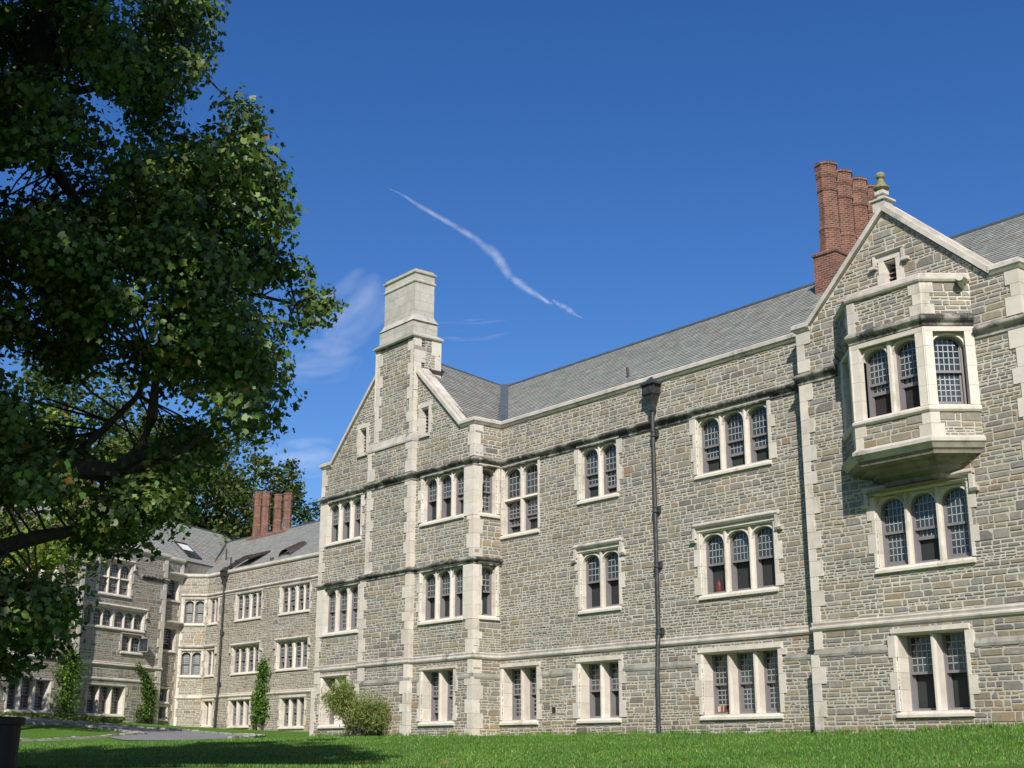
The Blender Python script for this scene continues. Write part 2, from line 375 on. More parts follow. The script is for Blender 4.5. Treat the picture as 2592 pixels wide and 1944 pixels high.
# ------------------------------------------------------------------ windows
def arcz(u, rise): return rise*max(0.0, 1-abs(u)**2.4)**0.5
CAMEW = [0.0095]
def light(F, root, x0, x1, zb, zt, deep, arched, k, cols=4, rows=4, single=False):
    """one sash window: k = how far the lower sash is pushed up (0 shut)"""
    w = x1-x0; xc = (x0+x1)/2; rise = min(0.36*w, 0.30) if arched else 0; zsp = zt-rise
    def top(x, ins=0.0): u = (x-xc)/(w/2); return zsp-(ins if arched else 0)+ (arcz(u*w/(w-2*ins) if ins else u, rise) if arched else 0)-(0 if arched else ins)
    fr = MB(); B = 0.045; o0 = -deep
    fr.box(F, x0, x0+B, o0-.12, o0, zb, zsp); fr.box(F, x1-B, x1, o0-.12, o0, zb, zsp); fr.box(F, x0+B, x1-B, o0-.12, o0, zb, zb+.07)
    n = 10; xs = [xc-w/2*math.cos(math.pi*i/n) for i in range(n+1)]
    if arched:
        xi = [xc+(x-xc)*(w-2*B)/w for x in xs]
        oz = [zsp+arcz((x-xc)/(w/2), rise) for x in xs]; iz = [zsp+arcz((x-xc)/(w/2), rise)-B if 0 < i < n else zsp for i, x in enumerate(xs)]
        for i in range(n):
            A, Bq = (xs[i], oz[i]), (xs[i+1], oz[i+1]); Cq, D = (xi[i+1], iz[i+1]), (xi[i], iz[i])
            fr.face([F(D[0], o0, D[1]), F(Cq[0], o0, Cq[1]), F(Bq[0], o0, Bq[1]), F(A[0], o0, A[1])])
            fr.face([F(D[0], o0, D[1]), F(Cq[0], o0, Cq[1]), F(Cq[0], o0-.12, Cq[1]), F(D[0], o0-.12, D[1])])
    else:
        fr.box(F, x0+B, x1-B, o0-.12, o0, zt-B, zt)
    gl = MB(); ix0, ix1 = x0+B, x1-B; zm = zb+(zt-zb)*0.50; s2 = 0.035
    def pane(a, b, z0, z1, o, arch_top, ncol, nrow):
        if arch_top:
            m = 10; px = [xc-(b-a)/2*math.cos(math.pi*i/m) for i in range(m+1)]
            pts = [F(a, o, z0), F(b, o, z0)]+[F(x, o, z1-rise+arcz((x-xc)/((b-a)/2), rise)) for x in reversed(px)]
            tp = lambda x: z1-rise+arcz((x-xc)/((b-a)/2), rise)
        else:
            pts = [F(a, o, z0), F(b, o, z0), F(b, o, z1), F(a, o, z1)]; tp = lambda x: z1
        gl.face(pts, 0)
        t = CAMEW[0]; oo = o+.008
        for i in range(1, ncol):
            x = a+(b-a)*i/ncol; gl.face([F(x-t, oo, z0), F(x+t, oo, z0), F(x+t, oo, tp(x)), F(x-t, oo, tp(x))], 1)
        zz = z1-(rise if arch_top else 0); hgt = (z1-z0)/nrow
        for i in range(1, nrow+1):
            z = z0+hgt*i
            if z > z1-.05: break
            l, r_ = a, b
            if arch_top and z > zz:
                ok = [x for x in px if tp(x) >= z]
                if len(ok) < 2: break
                l, r_ = min(ok), max(ok)
            gl.face([F(l, oo, z-t), F(r_, oo, z-t), F(r_, oo, z+t), F(l, oo, z+t)], 1)
    if single:
        pane(ix0+.01, ix1-.01, zb+.08, zt-B, o0-.05, arched, cols, rows)
    else:
        # upper sash
        fr.box(F, ix0, ix0+s2, o0-.10, o0-.03, zm, zsp); fr.box(F, ix1-s2, ix1, o0-.10, o0-.03, zm, zsp); fr.box(F, ix0, ix1, o0-.10, o0-.02, zm-.03, zm+.035)
        pane(ix0+s2, ix1-s2, zm+.035, zt-B, o0-.06, arched, cols, rows)
        # lower sash
        zr = zb+.07+k*(zm-zb-.07)*0.95
        if k < 0.9:
            fr.box(F, ix0+.002, ix0+.05, o0-.16, o0-.09, zr, zm-.03); fr.box(F, ix1-.05, ix1-.002, o0-.16, o0-.09, zr, zm-.03)
            fr.box(F, ix0+.05, ix1-.05, o0-.16, o0-.085, zr, zr+.085)
            pane(ix0+.05, ix1-.05, zr+.085, zm-.03, o0-.12, False, cols, max(1, round(rows*(1-k))))
        if k > 0:
            fr.box(F, ix0+.003, ix0+.035, o0-.19, o0-.10, zb+.07, zr); fr.box(F, ix1-.035, ix1-.003, o0-.19, o0-.10, zb+.07, zr)
            z2 = zr if k < .9 else zm-.03
            gl.face([F(ix0, o0-.17, zb+.07), F(ix1, o0-.17, zb+.07), F(ix1, o0-.17, z2), F(ix0, o0-.17, z2)], 2)
    # back stop so nothing shows behind
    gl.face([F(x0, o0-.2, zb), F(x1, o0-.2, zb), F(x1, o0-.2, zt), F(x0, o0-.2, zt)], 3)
    part(fr, 'sash', m_sash, root); part(gl, 'leaded_glass', [m_glass, m_came, m_screen, m_room], root)
def window(F, root, s0, s1, z0, z1, n, ks=None, arched=True, off=0.0, deep=0.30, jl=True, jr=True, hood=False, mull=0.125, wide=None,
           transom=None, lintel=0.16, cols=4, rows=4, sill=True, rec=0.11, jw=(0.13, 0.27), single=False, label=None, sinkstone=None):
    """stone window: jambs, lintel, mullions, arched heads, sill; sashes and glass as sub-parts"""
    mb = MB(); bk = -deep-.22
    for side, on in ((0, jl), (1, jr)):
        if not on: continue
        z = z0; k = rng.randint(0, 1)
        while z < z1-.01:
            h = 0.32+0.22*rng.random()
            if z1-z-h < .15: h = z1-z
            w = jw[k]*(0.9+.2*rng.random()); k = 1-k; c = lt(); pr = off+.034+.004*rng.random()
            poly = [(-w, pr), (-.045, pr), (0, off-.03), (0, bk), (-w, bk)]
            if side == 0: poly = [(s0+a, o) for a, o in poly]
            else: poly = [(s1-a, o) for a, o in reversed(poly)]
            mb.prismz(F, poly, z+.003, z+h-.003, 0, c); z += h
    a, b = s0-(.16 if jl else 0), s1+(.16 if jr else 0); L = b-a; k = max(2, round(L/.8))
    for i in range(k):
        mb.prisms(F, [(off+.036, z1+lintel), (off+.036, z1+.045), (off-.03, z1), (bk, z1), (bk, z1+lintel)], a+L*i/k+.002, a+L*(i+1)/k-.002, 0, lt())
    wd = wide if wide else [mull]*(n-1); tot = (s1-s0)-sum(wd); lw = tot/n; x = s0; xs = []
    for i in range(n):
        xs.append((x, x+lw)); x += lw
        if i < n-1:
            w = wd[i]; c = lt(); xm = x+w/2; fr_ = -.02 if w > mull*1.4 else off-rec+0.0
            mb.prismz(F, [(xm-w*.24, off-rec+.03), (xm+w*.24, off-rec+.03), (xm+w/2, off-rec-.06), (xm+w/2, bk), (xm-w/2, bk), (xm-w/2, off-rec-.06)], z0, z1, 0, c); x += w
    zones = [(z0, z1, arched, single)]
    if transom:
        zones = [(z0, transom-.05, False, single), (transom+.05, z1, arched, True)]
        mb.prisms(F, [(off-rec+.02, transom-.03), (off-rec-.04, transom+.05), (bk, transom+.05), (bk, transom-.05), (off-rec-.04, transom-.05)], s0, s1, 0, lt())
    ks = ks or [0]*n; so_ = MB()
    for (zb, zt, ar, sg) in zones:
        for i, (xa, xb) in enumerate(xs):
            w = xb-xa; xc = (xa+xb)/2
            if ar:
                rise = min(0.36*w, .30); ztop = zt-.07; zsp = ztop-rise; m = 12; c = lt()
                px = [xc-w/2*math.cos(math.pi*q/m) for q in range(m+1)]; pz = [zsp+arcz((q-xc)/(w/2), rise) for q in px]
                po = off-rec-.05
                for q in range(m):
                    mb.face([F(px[q], po, pz[q]), F(px[q+1], po, pz[q+1]), F(px[q+1], po, zt), F(px[q], po, zt)], 0, c)
                    mb.face([F(px[q], po+.055, pz[q]), F(px[q+1], po+.055, pz[q+1]), F(px[q+1], bk, pz[q+1]), F(px[q], bk, pz[q])], 0, c)
                    ox = [xc+(v-xc)*(1+.09/w) for v in (px[q], px[q+1])]; oz_ = [zsp+arcz((v-xc)/(w/2), rise)*(1+.04/rise)+.0 for v in (px[q], px[q+1])]
                    mb.face([F(px[q], po+.055, pz[q]), F(px[q+1], po+.055, pz[q+1]), F(ox[1], po+.055, oz_[1]), F(ox[0], po+.055, oz_[0])], 0, c)
                    mb.face([F(ox[0], po+.055, oz_[0]), F(ox[1], po+.055, oz_[1]), F(ox[1], po, oz_[1]), F(ox[0], po, oz_[0])], 0, c)
                light_args = (xa, xb, zb, ztop)
            else: light_args = (xa, xb, zb, zt)
            xs_ = (light_args, sg, ar, ks[i] if (zb == z0) else 0); so_.v.append(xs_)
    w_ = part(mb, 'window', m_lime, root)
    if label: w_['label'] = label
    for (la, sg, ar, k) in so_.v: light(F, w_, la[0], la[1], la[2], la[3], deep-off, ar, k, cols, rows if not transom else 4, sg)
    if sill:
        sm = MB(); a, b = s0-(.12 if jl else 0), s1+(.12 if jr else 0); k = max(1, round((b-a)/1.0))
        for i in range(k):
            sm.prisms(F, [(off+.085, z0-.15), (off+.085, z0-.085), (off-.02, z0), (bk, z0+.03), (bk, z0-.16), (off, z0-.17)], a+(b-a)*i/k+.002, a+(b-a)*(i+1)/k-.002, 0, lt(1.0+.08*rng.random()))
        part(sm, 'sill', m_lime, w_)
    if hood:
        hm = MB(); a, b = s0-.17, s1+.17; zt = z1+lintel+.07; w = .11
        for i in range(3):
            hm.prisms(F, [(off+.02, zt-.10), (off+.10, zt-.09), (off+.145, zt-.03), (off+.145, zt), (off+.03, zt+.07), (off-.05, zt+.07)], a-w+(b-a+2*w)*i/3, a-w+(b-a+2*w)*(i+1)/3, 0, lt())
        for x, dd in ((a-w, -1), (b, 1)):
            hm.box(F, x, x+w, off-.02, off+.11, zt-.42, zt-.06, 0, lt())
            q = (x-.10, x+w) if dd < 0 else (x, x+w+.10)
            hm.prisms(F, [(off-.02, zt-.52), (off+.10, zt-.50), (off+.14, zt-.43), (off+.05, zt-.37), (off-.02, zt-.37)], q[0], q[1], 0, lt())
        part(hm, 'hood_mould', m_dirty, w_)
    return w_
def louvre(F, root, s0, s1, z0, z1, off=0.0, hood=False):
    mb = MB(); j = .17
    for a, b in ((s0-j, s0), (s1, s1+j)):
        z = z0-.05
        for k in range(3):
            h = (z1-z0+.1)/3; e = .06*(k % 2); mb.box(F, a-(e if a < s0 else 0), b+(e if b > s1 else 0), off-.35, off+.033, z+.003, z+h-.003, 0, lt()); z += h
    mb.box(F, s0-j-.05, s1+j+.05, off-.35, off+.036, z1+.05, z1+.22, 0, lt()); mb.box(F, s0, s1, off-.35, off-.02, z1, z1+.05, 0, lt())
    w = part(mb, 'louvred_window', m_lime, root)
    sl_ = MB(); sl_.prisms(F, [(off+.09, z0-.17), (off+.09, z0-.12), (off-.02, z0-.03), (off-.35, z0-.02), (off-.35, z0-.18)], s0-.1, s1+.1, 0, lt()); part(sl_, 'sill', m_dirty, w)
    lo = MB(); lo.box(F, s0, s1, off-.40, off-.34, z0-.05, z1+.02, 1)
    k = int((z1-z0)/.13)
    for i in range(k):
        z = z0+(z1-z0)*i/k; lo.face([F(s0, off-.17, z), F(s1, off-.17, z), F(s1, off-.31, z+.11), F(s0, off-.31, z+.11)], 0); lo.face([F(s0, off-.17, z-.015), F(s1, off-.17, z-.015), F(s1, off-.17, z), F(s0, off-.17, z)], 0)
    part(lo, 'louvre_slats', [m_sash, m_room], w)
    if hood:
        hm = MB(); zt = z1+.28; hm.prisms(F, [(off, zt-.08), (off+.12, zt-.03), (off+.12, zt), (off, zt+.06)], s0-.30, s1+.30, 0, lt())
        for x in (s0-.30, s1+.22): hm.box(F, x, x+.08, off, off+.10, zt-.34, zt-.04, 0, lt()); 
        hm.box(F, s0-.42, s0-.22, off, off+.13, zt-.40, zt-.32, 0, lt()); hm.box(F, s1+.22, s1+.42, off, off+.13, zt-.40, zt-.32, 0, lt())
        part(hm, 'hood_mould', m_dirty, w)
    return w
# ================================================================== ground
CP = np.array([(36.5, -28.8, -2.15), (30, -34, -2.3), (45, -24, -2.1), (60, -50, -3.2), (45, -45, -3.0), (80, -10, -1.6), (20, -45, -1.9),
 (17.74, -22.04, -.76), (12.1, -20.0, -.82), (19.1, -19.1, -.76), (13.8, -16.2, -.82), (20.95, -16.3, -.76), (16.3, -12.5, -.80), (23.7, -13.45, -.76), (19.9, -8.8, -.74), (26.3, -11.6, -.73), (24, -7.5, -.66),
 (-10.5, -1.3, .04), (-5, -1.4, .03), (0, -1.3, .0), (0, 0, .0), (7.8, 0, .01), (14, -.4, -.06), (18, -.6, .0), (21, -.4, .12), (30, 0, .25), (8, -6, -.36), (0, -8, -.30), (-6, -8, -.16), (4, -14, -.62), (-4, -14, -.42),
 (-17.1, -9.7, -.13), (-20.3, -4.0, .20), (-24.1, -2.7, .34), (-26.6, -3.6, .61), (-28.9, -3.95, .79), (-16.3, -.34, .10), (-26.75, 1.07, .46), (-29.9, 1.4, .58), (-31.4, .5, .69),
 (-27.6, 8.5, .56), (-20, 8.9, .45), (-37.6, 8.2, .86), (-39.7, 8.0, .95), (-40.5, 6.8, 1.0), (-38.8, 4.3, 1.08), (-37, 1, 1.15), (-35.8, -1.3, 1.25), (-34, -4.5, 1.28), (-31.5, -9, 1.30), (-28, -15, 1.2), (-20, -20, .4), (-10, -22, -.3), (0, -24, -.6),
 (-60, 40, 2), (0, 40, 1), (60, 40, 1), (-80, -40, 2.5), (-40, -60, .5), (100, 40, .5), (90, -80, -3.5), (0, -80, -2)], float)
def _k(r): return r*r*np.log(np.maximum(r, 1e-6))
_D = np.hypot(CP[:, None, 0]-CP[None, :, 0], CP[:, None, 1]-CP[None, :, 1]); n_ = len(CP)
_A = np.zeros((n_+3, n_+3)); _A[:n_, :n_] = _k(_D)+np.eye(n_)*2.0; _A[:n_, n_] = 1; _A[:n_, n_+1:] = CP[:, :2]; _A[n_, :n_] = 1; _A[n_+1:, :n_] = CP[:, :2].T
_W = np.linalg.solve(_A, np.concatenate([CP[:, 2], [0, 0, 0]]))
def gz(x, y):
    x = np.asarray(x, float); y = np.asarray(y, float); r = np.hypot(x[..., None]-CP[:, 0], y[..., None]-CP[:, 1])
    return _k(r) @ _W[:n_]+_W[n_]+_W[n_+1]*x+_W[n_+2]*y
def g1(x, y): return float(gz(x, y))
def at(px, py, D):                    # point on the sight line of a photo pixel at ground distance D
    d = FW+RT*(px-1296)/FPX-UP*(py-972)/FPX; d = d/math.hypot(d[0], d[1]); return Vector(CAM+d*D)
def axis(lo, hi, step, far):
    a = list(np.arange(lo, hi+.01, step)); k = step
    while a[-1] < far: k *= 1.6; a.append(a[-1]+k)
    k = step
    while a[0] > -far: k *= 1.6; a.insert(0, a[0]-k)
    return np.array(a)
gx = axis(-48, 52, 1.0, 2500); gy = axis(-48, 24, 1.0, 2500)
GX, GY = np.meshgrid(gx, gy, indexing='ij'); cx_, cy_ = np.clip(GX, -90, 90), np.clip(GY, -70, 60)
GZ = gz(cx_, cy_)
me = bpy.data.meshes.new('lawn'); nx, ny = len(gx), len(gy)
vs = np.stack([GX, GY, GZ], -1).reshape(-1, 3)
fs = [(i*ny+j, (i+1)*ny+j, (i+1)*ny+j+1, i*ny+j+1) for i in range(nx-1) for j in range(ny-1)]
me.from_pydata(vs.tolist(), [], fs); me.materials.append(m_grass); me.polygons.foreach_set('use_smooth', [True]*len(fs))
lawn = bpy.data.objects.new('lawn', me); col.objects.link(lawn); tag(lawn, kind='structure')
def draped(name, poly, mat, lift, step=1.0, sides=0.0):
    """sheet over the lawn cut to a plan polygon (fine grid clipped to it)"""
    import bmesh
    from mathutils.geometry import tessellate_polygon
    xs = [p[0] for p in poly]; ys = [p[1] for p in poly]; bm = bmesh.new()
    X = np.arange(math.floor(min(xs)), max(xs)+1, 1.0); Y = np.arange(math.floor(min(ys)), max(ys)+1, 1.0)
    vv = {}
    for i, x in enumerate(X):
        for j, y in enumerate(Y): vv[i, j] = bm.verts.new((x, y, 0))
    for i in range(len(X)-1):
        for j in range(len(Y)-1): bm.faces.new((vv[i, j], vv[i+1, j], vv[i+1, j+1], vv[i, j+1]))
    c = Vector((sum(xs)/len(xs), sum(ys)/len(ys), 0))
    k = len(poly)
    for i in range(k):
        a, b_ = Vector((*poly[i], 0)), Vector((*poly[(i+1) % k], 0)); nrm = Vector(((b_-a).y, -(b_-a).x, 0)).normalized()
        bmesh.ops.bisect_plane(bm, geom=bm.verts[:]+bm.edges[:]+bm.faces[:], plane_co=a, plane_no=nrm, clear_outer=False, clear_inner=False)
    def inside(p):
        r = False
        for i in range(k):
            (x1, y1), (x2, y2) = poly[i], poly[(i+1) % k]
            if (y1 > p.y) != (y2 > p.y) and p.x < (x2-x1)*(p.y-y1)/(y2-y1)+x1: r = not r
        return r
    bmesh.ops.delete(bm, geom=[f for f in bm.faces if not inside(f.calc_center_median())], context='FACES')
    for v in bm.verts: v.co.z = g1(v.co.x, v.co.y)+lift
    m_ = bpy.data.meshes.new(name); bm.to_mesh(m_); bm.free(); m_.materials.append(mat); m_.polygons.foreach_set('use_smooth', [True]*len(m_.polygons))
    o = bpy.data.objects.new(name, m_); col.objects.link(o); return tag(o, kind='structure')
ROAD = [(-13.0, -5.4), (-14.0, -2.2), (-16.3, -.34), (-21.5, .55), (-26.75, 1.07), (-29.9, 1.4), (-31.6, .3), (-31.2, -3.3), (-29.6, -8.0), (-26, -16), (-22.5, -15), (-25.6, -8), (-27.6, -4.2), (-24.6, -3.3), (-20.6, -3.7), (-18.8, -6.2), (-16.0, -6.6)]
road = draped('driveway', ROAD, m_road, 0.03)
kb = MB(); krng = random.Random(3)
def kerb(pts):
    for (x0, y0), (x1, y1) in zip(pts, pts[1:]):
        L = math.hypot(x1-x0, y1-y0); a = 0; F = Fr((x0, y0), math.degrees(math.atan2(y1-y0, x1-x0)))
        while a < L-.05:
            w = min(.22+.16*krng.random(), L-a); x = x0+(x1-x0)*(a+w/2)/L; y = y0+(y1-y0)*(a+w/2)/L; z = g1(x, y); v = .7+.6*krng.random(); jj = krng.random()*.03
            kb.box(F, a+.008, a+w-.008, -.09-jj, .09+jj, z-.15, z+.08+.05*krng.random(), 0, (.30*v, .285*v, .25*v)); a += w
kerb([(-13.2, -3.4), (-14.0, -2.0), (-16.3, -.24), (-21.5, .65), (-26.75, 1.17), (-29.9, 1.5), (-31.7, .4), (-31.3, -3.3), (-29.7, -8.0)])
kerb([(-25.6, -8), (-27.6, -4.2), (-24.6, -3.3), (-20.6, -3.7), (-18.6, -6.5), (-16.8, -10.5), (-13, -17.5)])
tag(kb.build('kerb', m_kerb), kind='structure')

# ================================================================== main building
main = thing('college_hall', (4, 6, 0), 'big stone hall at the right with two gables, a tall pale chimney and an oriel', 'building')
FM = Fr((0, 0), 0); FG = Fr((0, -1.22), 0); FW_ = Fr((0, -.5), 0)
FRET = Fr((0, -1.22), 90)            # return wall of the gabled block, s runs back from its corner
ZP = 1.95                            # plinth weathering height
st = MB(); WH = lambda s0, s1, z0, z1: (s0, s1, z0, z1)
# --- main wall
OM = [('w3a', .12, 2.02, 6.88, 9.28), ('w3b', 4.25, 6.0, 7.54, 9.28), ('w3c', 9.6, 12.34, 7.54, 9.28),
      ('w2b', 4.25, 6.0, 3.94, 5.75), ('w2c', 9.6, 12.34, 3.94, 5.75),
      ('w1a', .22, 2.0, .52, 2.24), ('w1b', 4.18, 5.98, .52, 2.22), ('w1c', 9.55, 12.33, .52, 2.22)]
hM = [(a, b, c, d) for _, a, b, c, d in OM]; hU = [h for h in hM if h[2] > 2.3 or h[3] > ZP]
PO = .07
wall(st, FM, 0, 14, -.4, ZP, [h for h in hM if h[2] < ZP], PO, .14, big=.9)
wall(st, FM, 0, 14, ZP, 10.8, hU, 0, .12, tz=9.4, big=.9)
# --- gabled block front
GX0 = -10.42; SL, SR = -6.9, -3.6    # stack sides
OGL = [('g3l', -9.9, -7.42, 7.66, 9.28), ('g2l', -9.9, -7.42, 4.06, 5.82), ('g1l', -9.75, -7.95, .52, 2.30)]
OGR = [('g3r', -3.12, -.55, 7.62, 9.28), ('g2r', -3.12, -.55, 4.04, 5.80), ('g1r', -2.86, -1.02, .52, 2.24)]
LV = [(-7.62, -7.14, 11.0, 11.95), (-3.32, -2.84, 11.0, 11.95)]
AP = (-5.24, 15.0)
gtop = [(GX0, 10.8), (-9.7, 10.85), AP, (-.78, 10.85), (0, 10.8)]
hG = [o[1:] for o in OGL+OGR]+LV
wall(st, FG, GX0, SL, -.4, ZP, [h for h in hG if h[2] < ZP], PO, .12); wall(st, FG, SR, 0, -.4, ZP, [h for h in hG if h[2] < ZP], PO, .12)
wall(st, FG, GX0, SL+.7, ZP, gtop, hG, 0, .10, tz=9.6); wall(st, FG, SR-.2, 0, ZP, gtop, hG, 0, .10, tz=9.6)
# stack front, in stages
FS = Fr((0, -1.42), 0)
for x0, x1, za, zb, po in ((-6.95, -3.5, -.4, ZP, .07), (-6.9, -3.58, ZP, 6.0, 0), (-6.62, -3.6, 6.0, 10.95, 0), (-6.28, -3.65, 10.95, 14.9, -.04)):
    wall(st, FS, x0, x1, za, zb, [], po, .08)
    for x in (x0, x1): st.face([FS(x, po, za), FS(x, po, zb), FS(x, -.5, zb), FS(x, -.5, za)], 1)
FSR = Fr((-3.65, -1.46), 90); wall(st, FSR, 0, 1.28, 12.4, 14.9, [], 0, .08)
FSL = Fr((-6.28, -.18), -90); wall(st, FSL, 0, 1.28, 12.4, 14.9, [], 0, .08)
FSB = Fr((-3.65, -.18), 180); wall(st, FSB, 0, 2.63, 12.4, 14.9, [], 0, .08)
# return walls
RW = [('r3', .34, .98, 7.62, 9.28), ('r2', .34, .98, 4.04, 5.80)]
wall(st, FRET, 0, 1.22, -.4, ZP, [], PO, .14); wall(st, FRET, 0, 1.22, ZP, 10.8, [o[1:] for o in RW], 0, .14, tz=9.4)
FLS = Fr((GX0, 9.5), -90); wall(st, FLS, 0, 10.72, -.4, 10.8, [], 0, .1, big=1.6)
# --- right wing
XR = 20.78
ORW = [('r2w', 16.2, 18.82, 4.0, 5.82), ('r1w', 16.58, 18.46, .45, 2.28)]
LVR = (17.03, 17.40, 11.05, 12.0)
apx = 17.15
rtop = [(14, 10.8), (14.45, 10.85), (apx, 13.42), (20.0, 10.8), (XR, 10.8)]
hR = [o[1:] for o in ORW]+[LVR, (15.6, 19.2, 7.3, 9.75)]
wall(st, FW_, 14, XR, -.5, ZP, [h for h in hR if h[2] < ZP], PO, .16); wall(st, FW_, 14, XR, ZP, rtop, hR, 0, .12, tz=9.6)
FE = Fr((XR, -.5), 90); wall(st, FE, 0, .5, -.4, 10.8, [], 0, .2)
wall(st, FM, XR, 40, -.4, 10.8, [], 0, .14, big=1.2)
FL0 = Fr((14, 0), -90); wall(st, FL0, 0, .5, -.5, 10.8, [], 0, .1)
part(st, 'wall', [m_stone, m_mortar], main)

# --- quoins, plinth weathering
q = MB()
def corner(F, s, d, z0, z1, **k): quoins(q, F, s, d, z0, z1, **k)
for za, zb, o in ((-.4, ZP, PO), (ZP+.12, 2.56, 0), (2.78, 5.84, 0), (6.04, 9.28, 0), (9.62, 10.8, 0)):
    corner(FG, 0+(o if o else 0), -1, za, zb, off=o, dep=(.26+o, .38+o)); corner(FG, GX0-(o if o else 0), 1, za, zb, off=o, dep=(.3, .4))
for za, zb, o in ((-.5, ZP, PO), (ZP+.12, 2.56, 0), (2.78, 9.28, 0), (9.62, 10.75, 0)):
    corner(FW_, 14-(o if o else 0), 1, za, zb, off=o, dep=(.46, .48), w=(.24, .42)); corner(FW_, XR+(o if o else 0), -1, za, zb, off=o, dep=(.46, .48))
for (x0, x1), zs in (((-6.95, -3.5), [(-.4, ZP, PO)]), ((-6.9, -3.58), [(ZP+.1, 2.56, 0), (2.78, 5.84, 0)]), ((-6.62, -3.6), [(6.04, 9.28, 0), (9.62, 10.85, 0)]), ((-6.28, -3.65), [(11.12, 14.88, -.04)])):
    for za, zb, o in zs:
        corner(FS, x0, 1, za, zb, off=o, dep=(.3, .5), w=(.25, .42)); corner(FS, x1, -1, za, zb, off=o, dep=(.3, .5), w=(.25, .42))
corner(FSB, 0, 1, 12.6, 14.88, dep=(.26, .42)); 
part(q, 'quoins', m_lime, main)
PP = [(0, ZP-.10), (PO+.03, ZP-.07), (PO+.035, ZP), (.02, ZP+.12), (0, ZP+.13)]
def gapped(x0, x1, holes, y):
    c = x0
    for a, b in sorted(holes):
        if a > c: yield [(c, y), (a, y)]
        c = max(c, b)
    if x1 > c: yield [(c, y), (x1, y)]
m_pl = limestone('plinth_stone', (0.20, 0.195, 0.165), (0.34, 0.33, 0.28), (0.13, 0.128, 0.115), 0.5)
for segs in (gapped(0, 14, [(.0, 2.2), (3.95, 6.2), (9.3, 12.55)], 0), gapped(GX0, SL-.05, [(-9.98, -7.7)], -1.22), gapped(SR+.1, 0, [(-3.1, -.8)], -1.22), [[(-6.95, -1.42), (-3.5, -1.42)], [(0, -1.22), (0, 0)]], gapped(14, XR, [(16.35, 18.7)], -.5)):
    for seg in segs: sweepart('plinth_course', m_pl, main, seg, PP, .7)

# --- string courses and cornices
b0 = (GX0, 1.0); SY = -1.42
PATH = [b0, (GX0, -1.22), (-6.62, -1.22), (-6.62, SY), (-3.6, SY), (-3.6, -1.22), (0, -1.22), (0, 0), (14, 0), (14, -.5), (XR, -.5), (XR, 0), (40, 0)]
PLOW = [b0, (GX0, -1.22), (-6.9, -1.22), (-6.9, SY), (-3.58, SY), (-3.58, -1.22)]+PATH[6:]
def strp(z, h=.17, o=.15): return [(0, z-h-.09), (.045, z-h-.08), (.045, z-h-.03), (.02, z-h-.02), (.03, z-h+.03), (o-.02, z-.07), (o, z-.04), (o, z-.0), (.03, z+.07), (-.02, z+.07)]
for q_ in (PATH[:10]+[(15.3, -.5)], [(19.5, -.5)]+PATH[10:]): sweepart('upper_string_course', m_band, main, q_, strp(9.52))
sweepart('middle_string_course', m_band, main, [b0, (GX0, -1.22), (-6.8, -1.22), (-6.8, SY), (-3.6, SY), (-3.6, -1.22), (0, -1.22), (0, .02)], strp(5.98, .12, .14))
sweepart('lower_string_course', m_dirty, main, PLOW, [(0, 2.54), (.05, 2.55), (.085, 2.60), (.085, 2.64), (.045, 2.67), (.05, 2.70), (.065, 2.74), (.055, 2.77), (0, 2.79)])
cp = [(0, 10.76), (.05, 10.78), (.10, 10.85), (.13, 10.88), (.13, 10.98), (.04, 11.04), (-.42, 11.04), (-.42, 10.6)]
for q_ in ([(-.80, -1.22), (0, -1.22), (0, 0), (14, 0)], [(XR-.75, -.5), (XR, -.5), (XR, 0), (40, 0)], [(GX0, 9), (GX0, -1.22), (-9.68, -1.22)], [(14, -.0), (14, -.5), (14.47, -.5)]): sweepart('parapet_coping', m_dirty, main, q_, cp)
for F, l, a, r in ((FG, (-9.70, 10.84), AP, (-.78, 10.84)), (FW_, (14.43, 10.84), (apx, 13.45), (20.05, 10.82))):
    for p, e in ((l, a), (r, a)):
        if F is FG: e = (-6.3, 10.84+(15.0-10.84)*(3.40/4.46)) if p is l else (-3.62, 10.84+(15.0-10.84)*(2.84/4.46))
        gc = MB(); slope_bar(gc, F, p, e, .13, -.38, .12)
        L = math.hypot(e[0]-p[0], e[1]-p[1]); nx_, nz_ = -(e[1]-p[1])/L, (e[0]-p[0])/L
        if nz_ < 0: nx_, nz_ = -nx_, -nz_
        slope_bar(gc, F, (p[0]+nx_*.13, p[1]+nz_*.13), (e[0]+nx_*.13, e[1]+nz_*.13), .09, -.38, -.0); part(gc, 'gable_coping', m_dirty, main)
# stack weatherings
sw = MB(); sw.prisms(FS, [(.06, 10.78), (.07, 10.84), (-.03, 11.14), (-.2, 11.14), (-.2, 10.78)], -6.66, -3.56, 0, lt()); part(sw, 'weathering', m_dirty, main)
sw = MB(); sw.box(FS, -6.95, -6.62, -.25, .0, 5.6, 5.95, 0, lt()); part(sw, 'weathering', m_dirty, main)

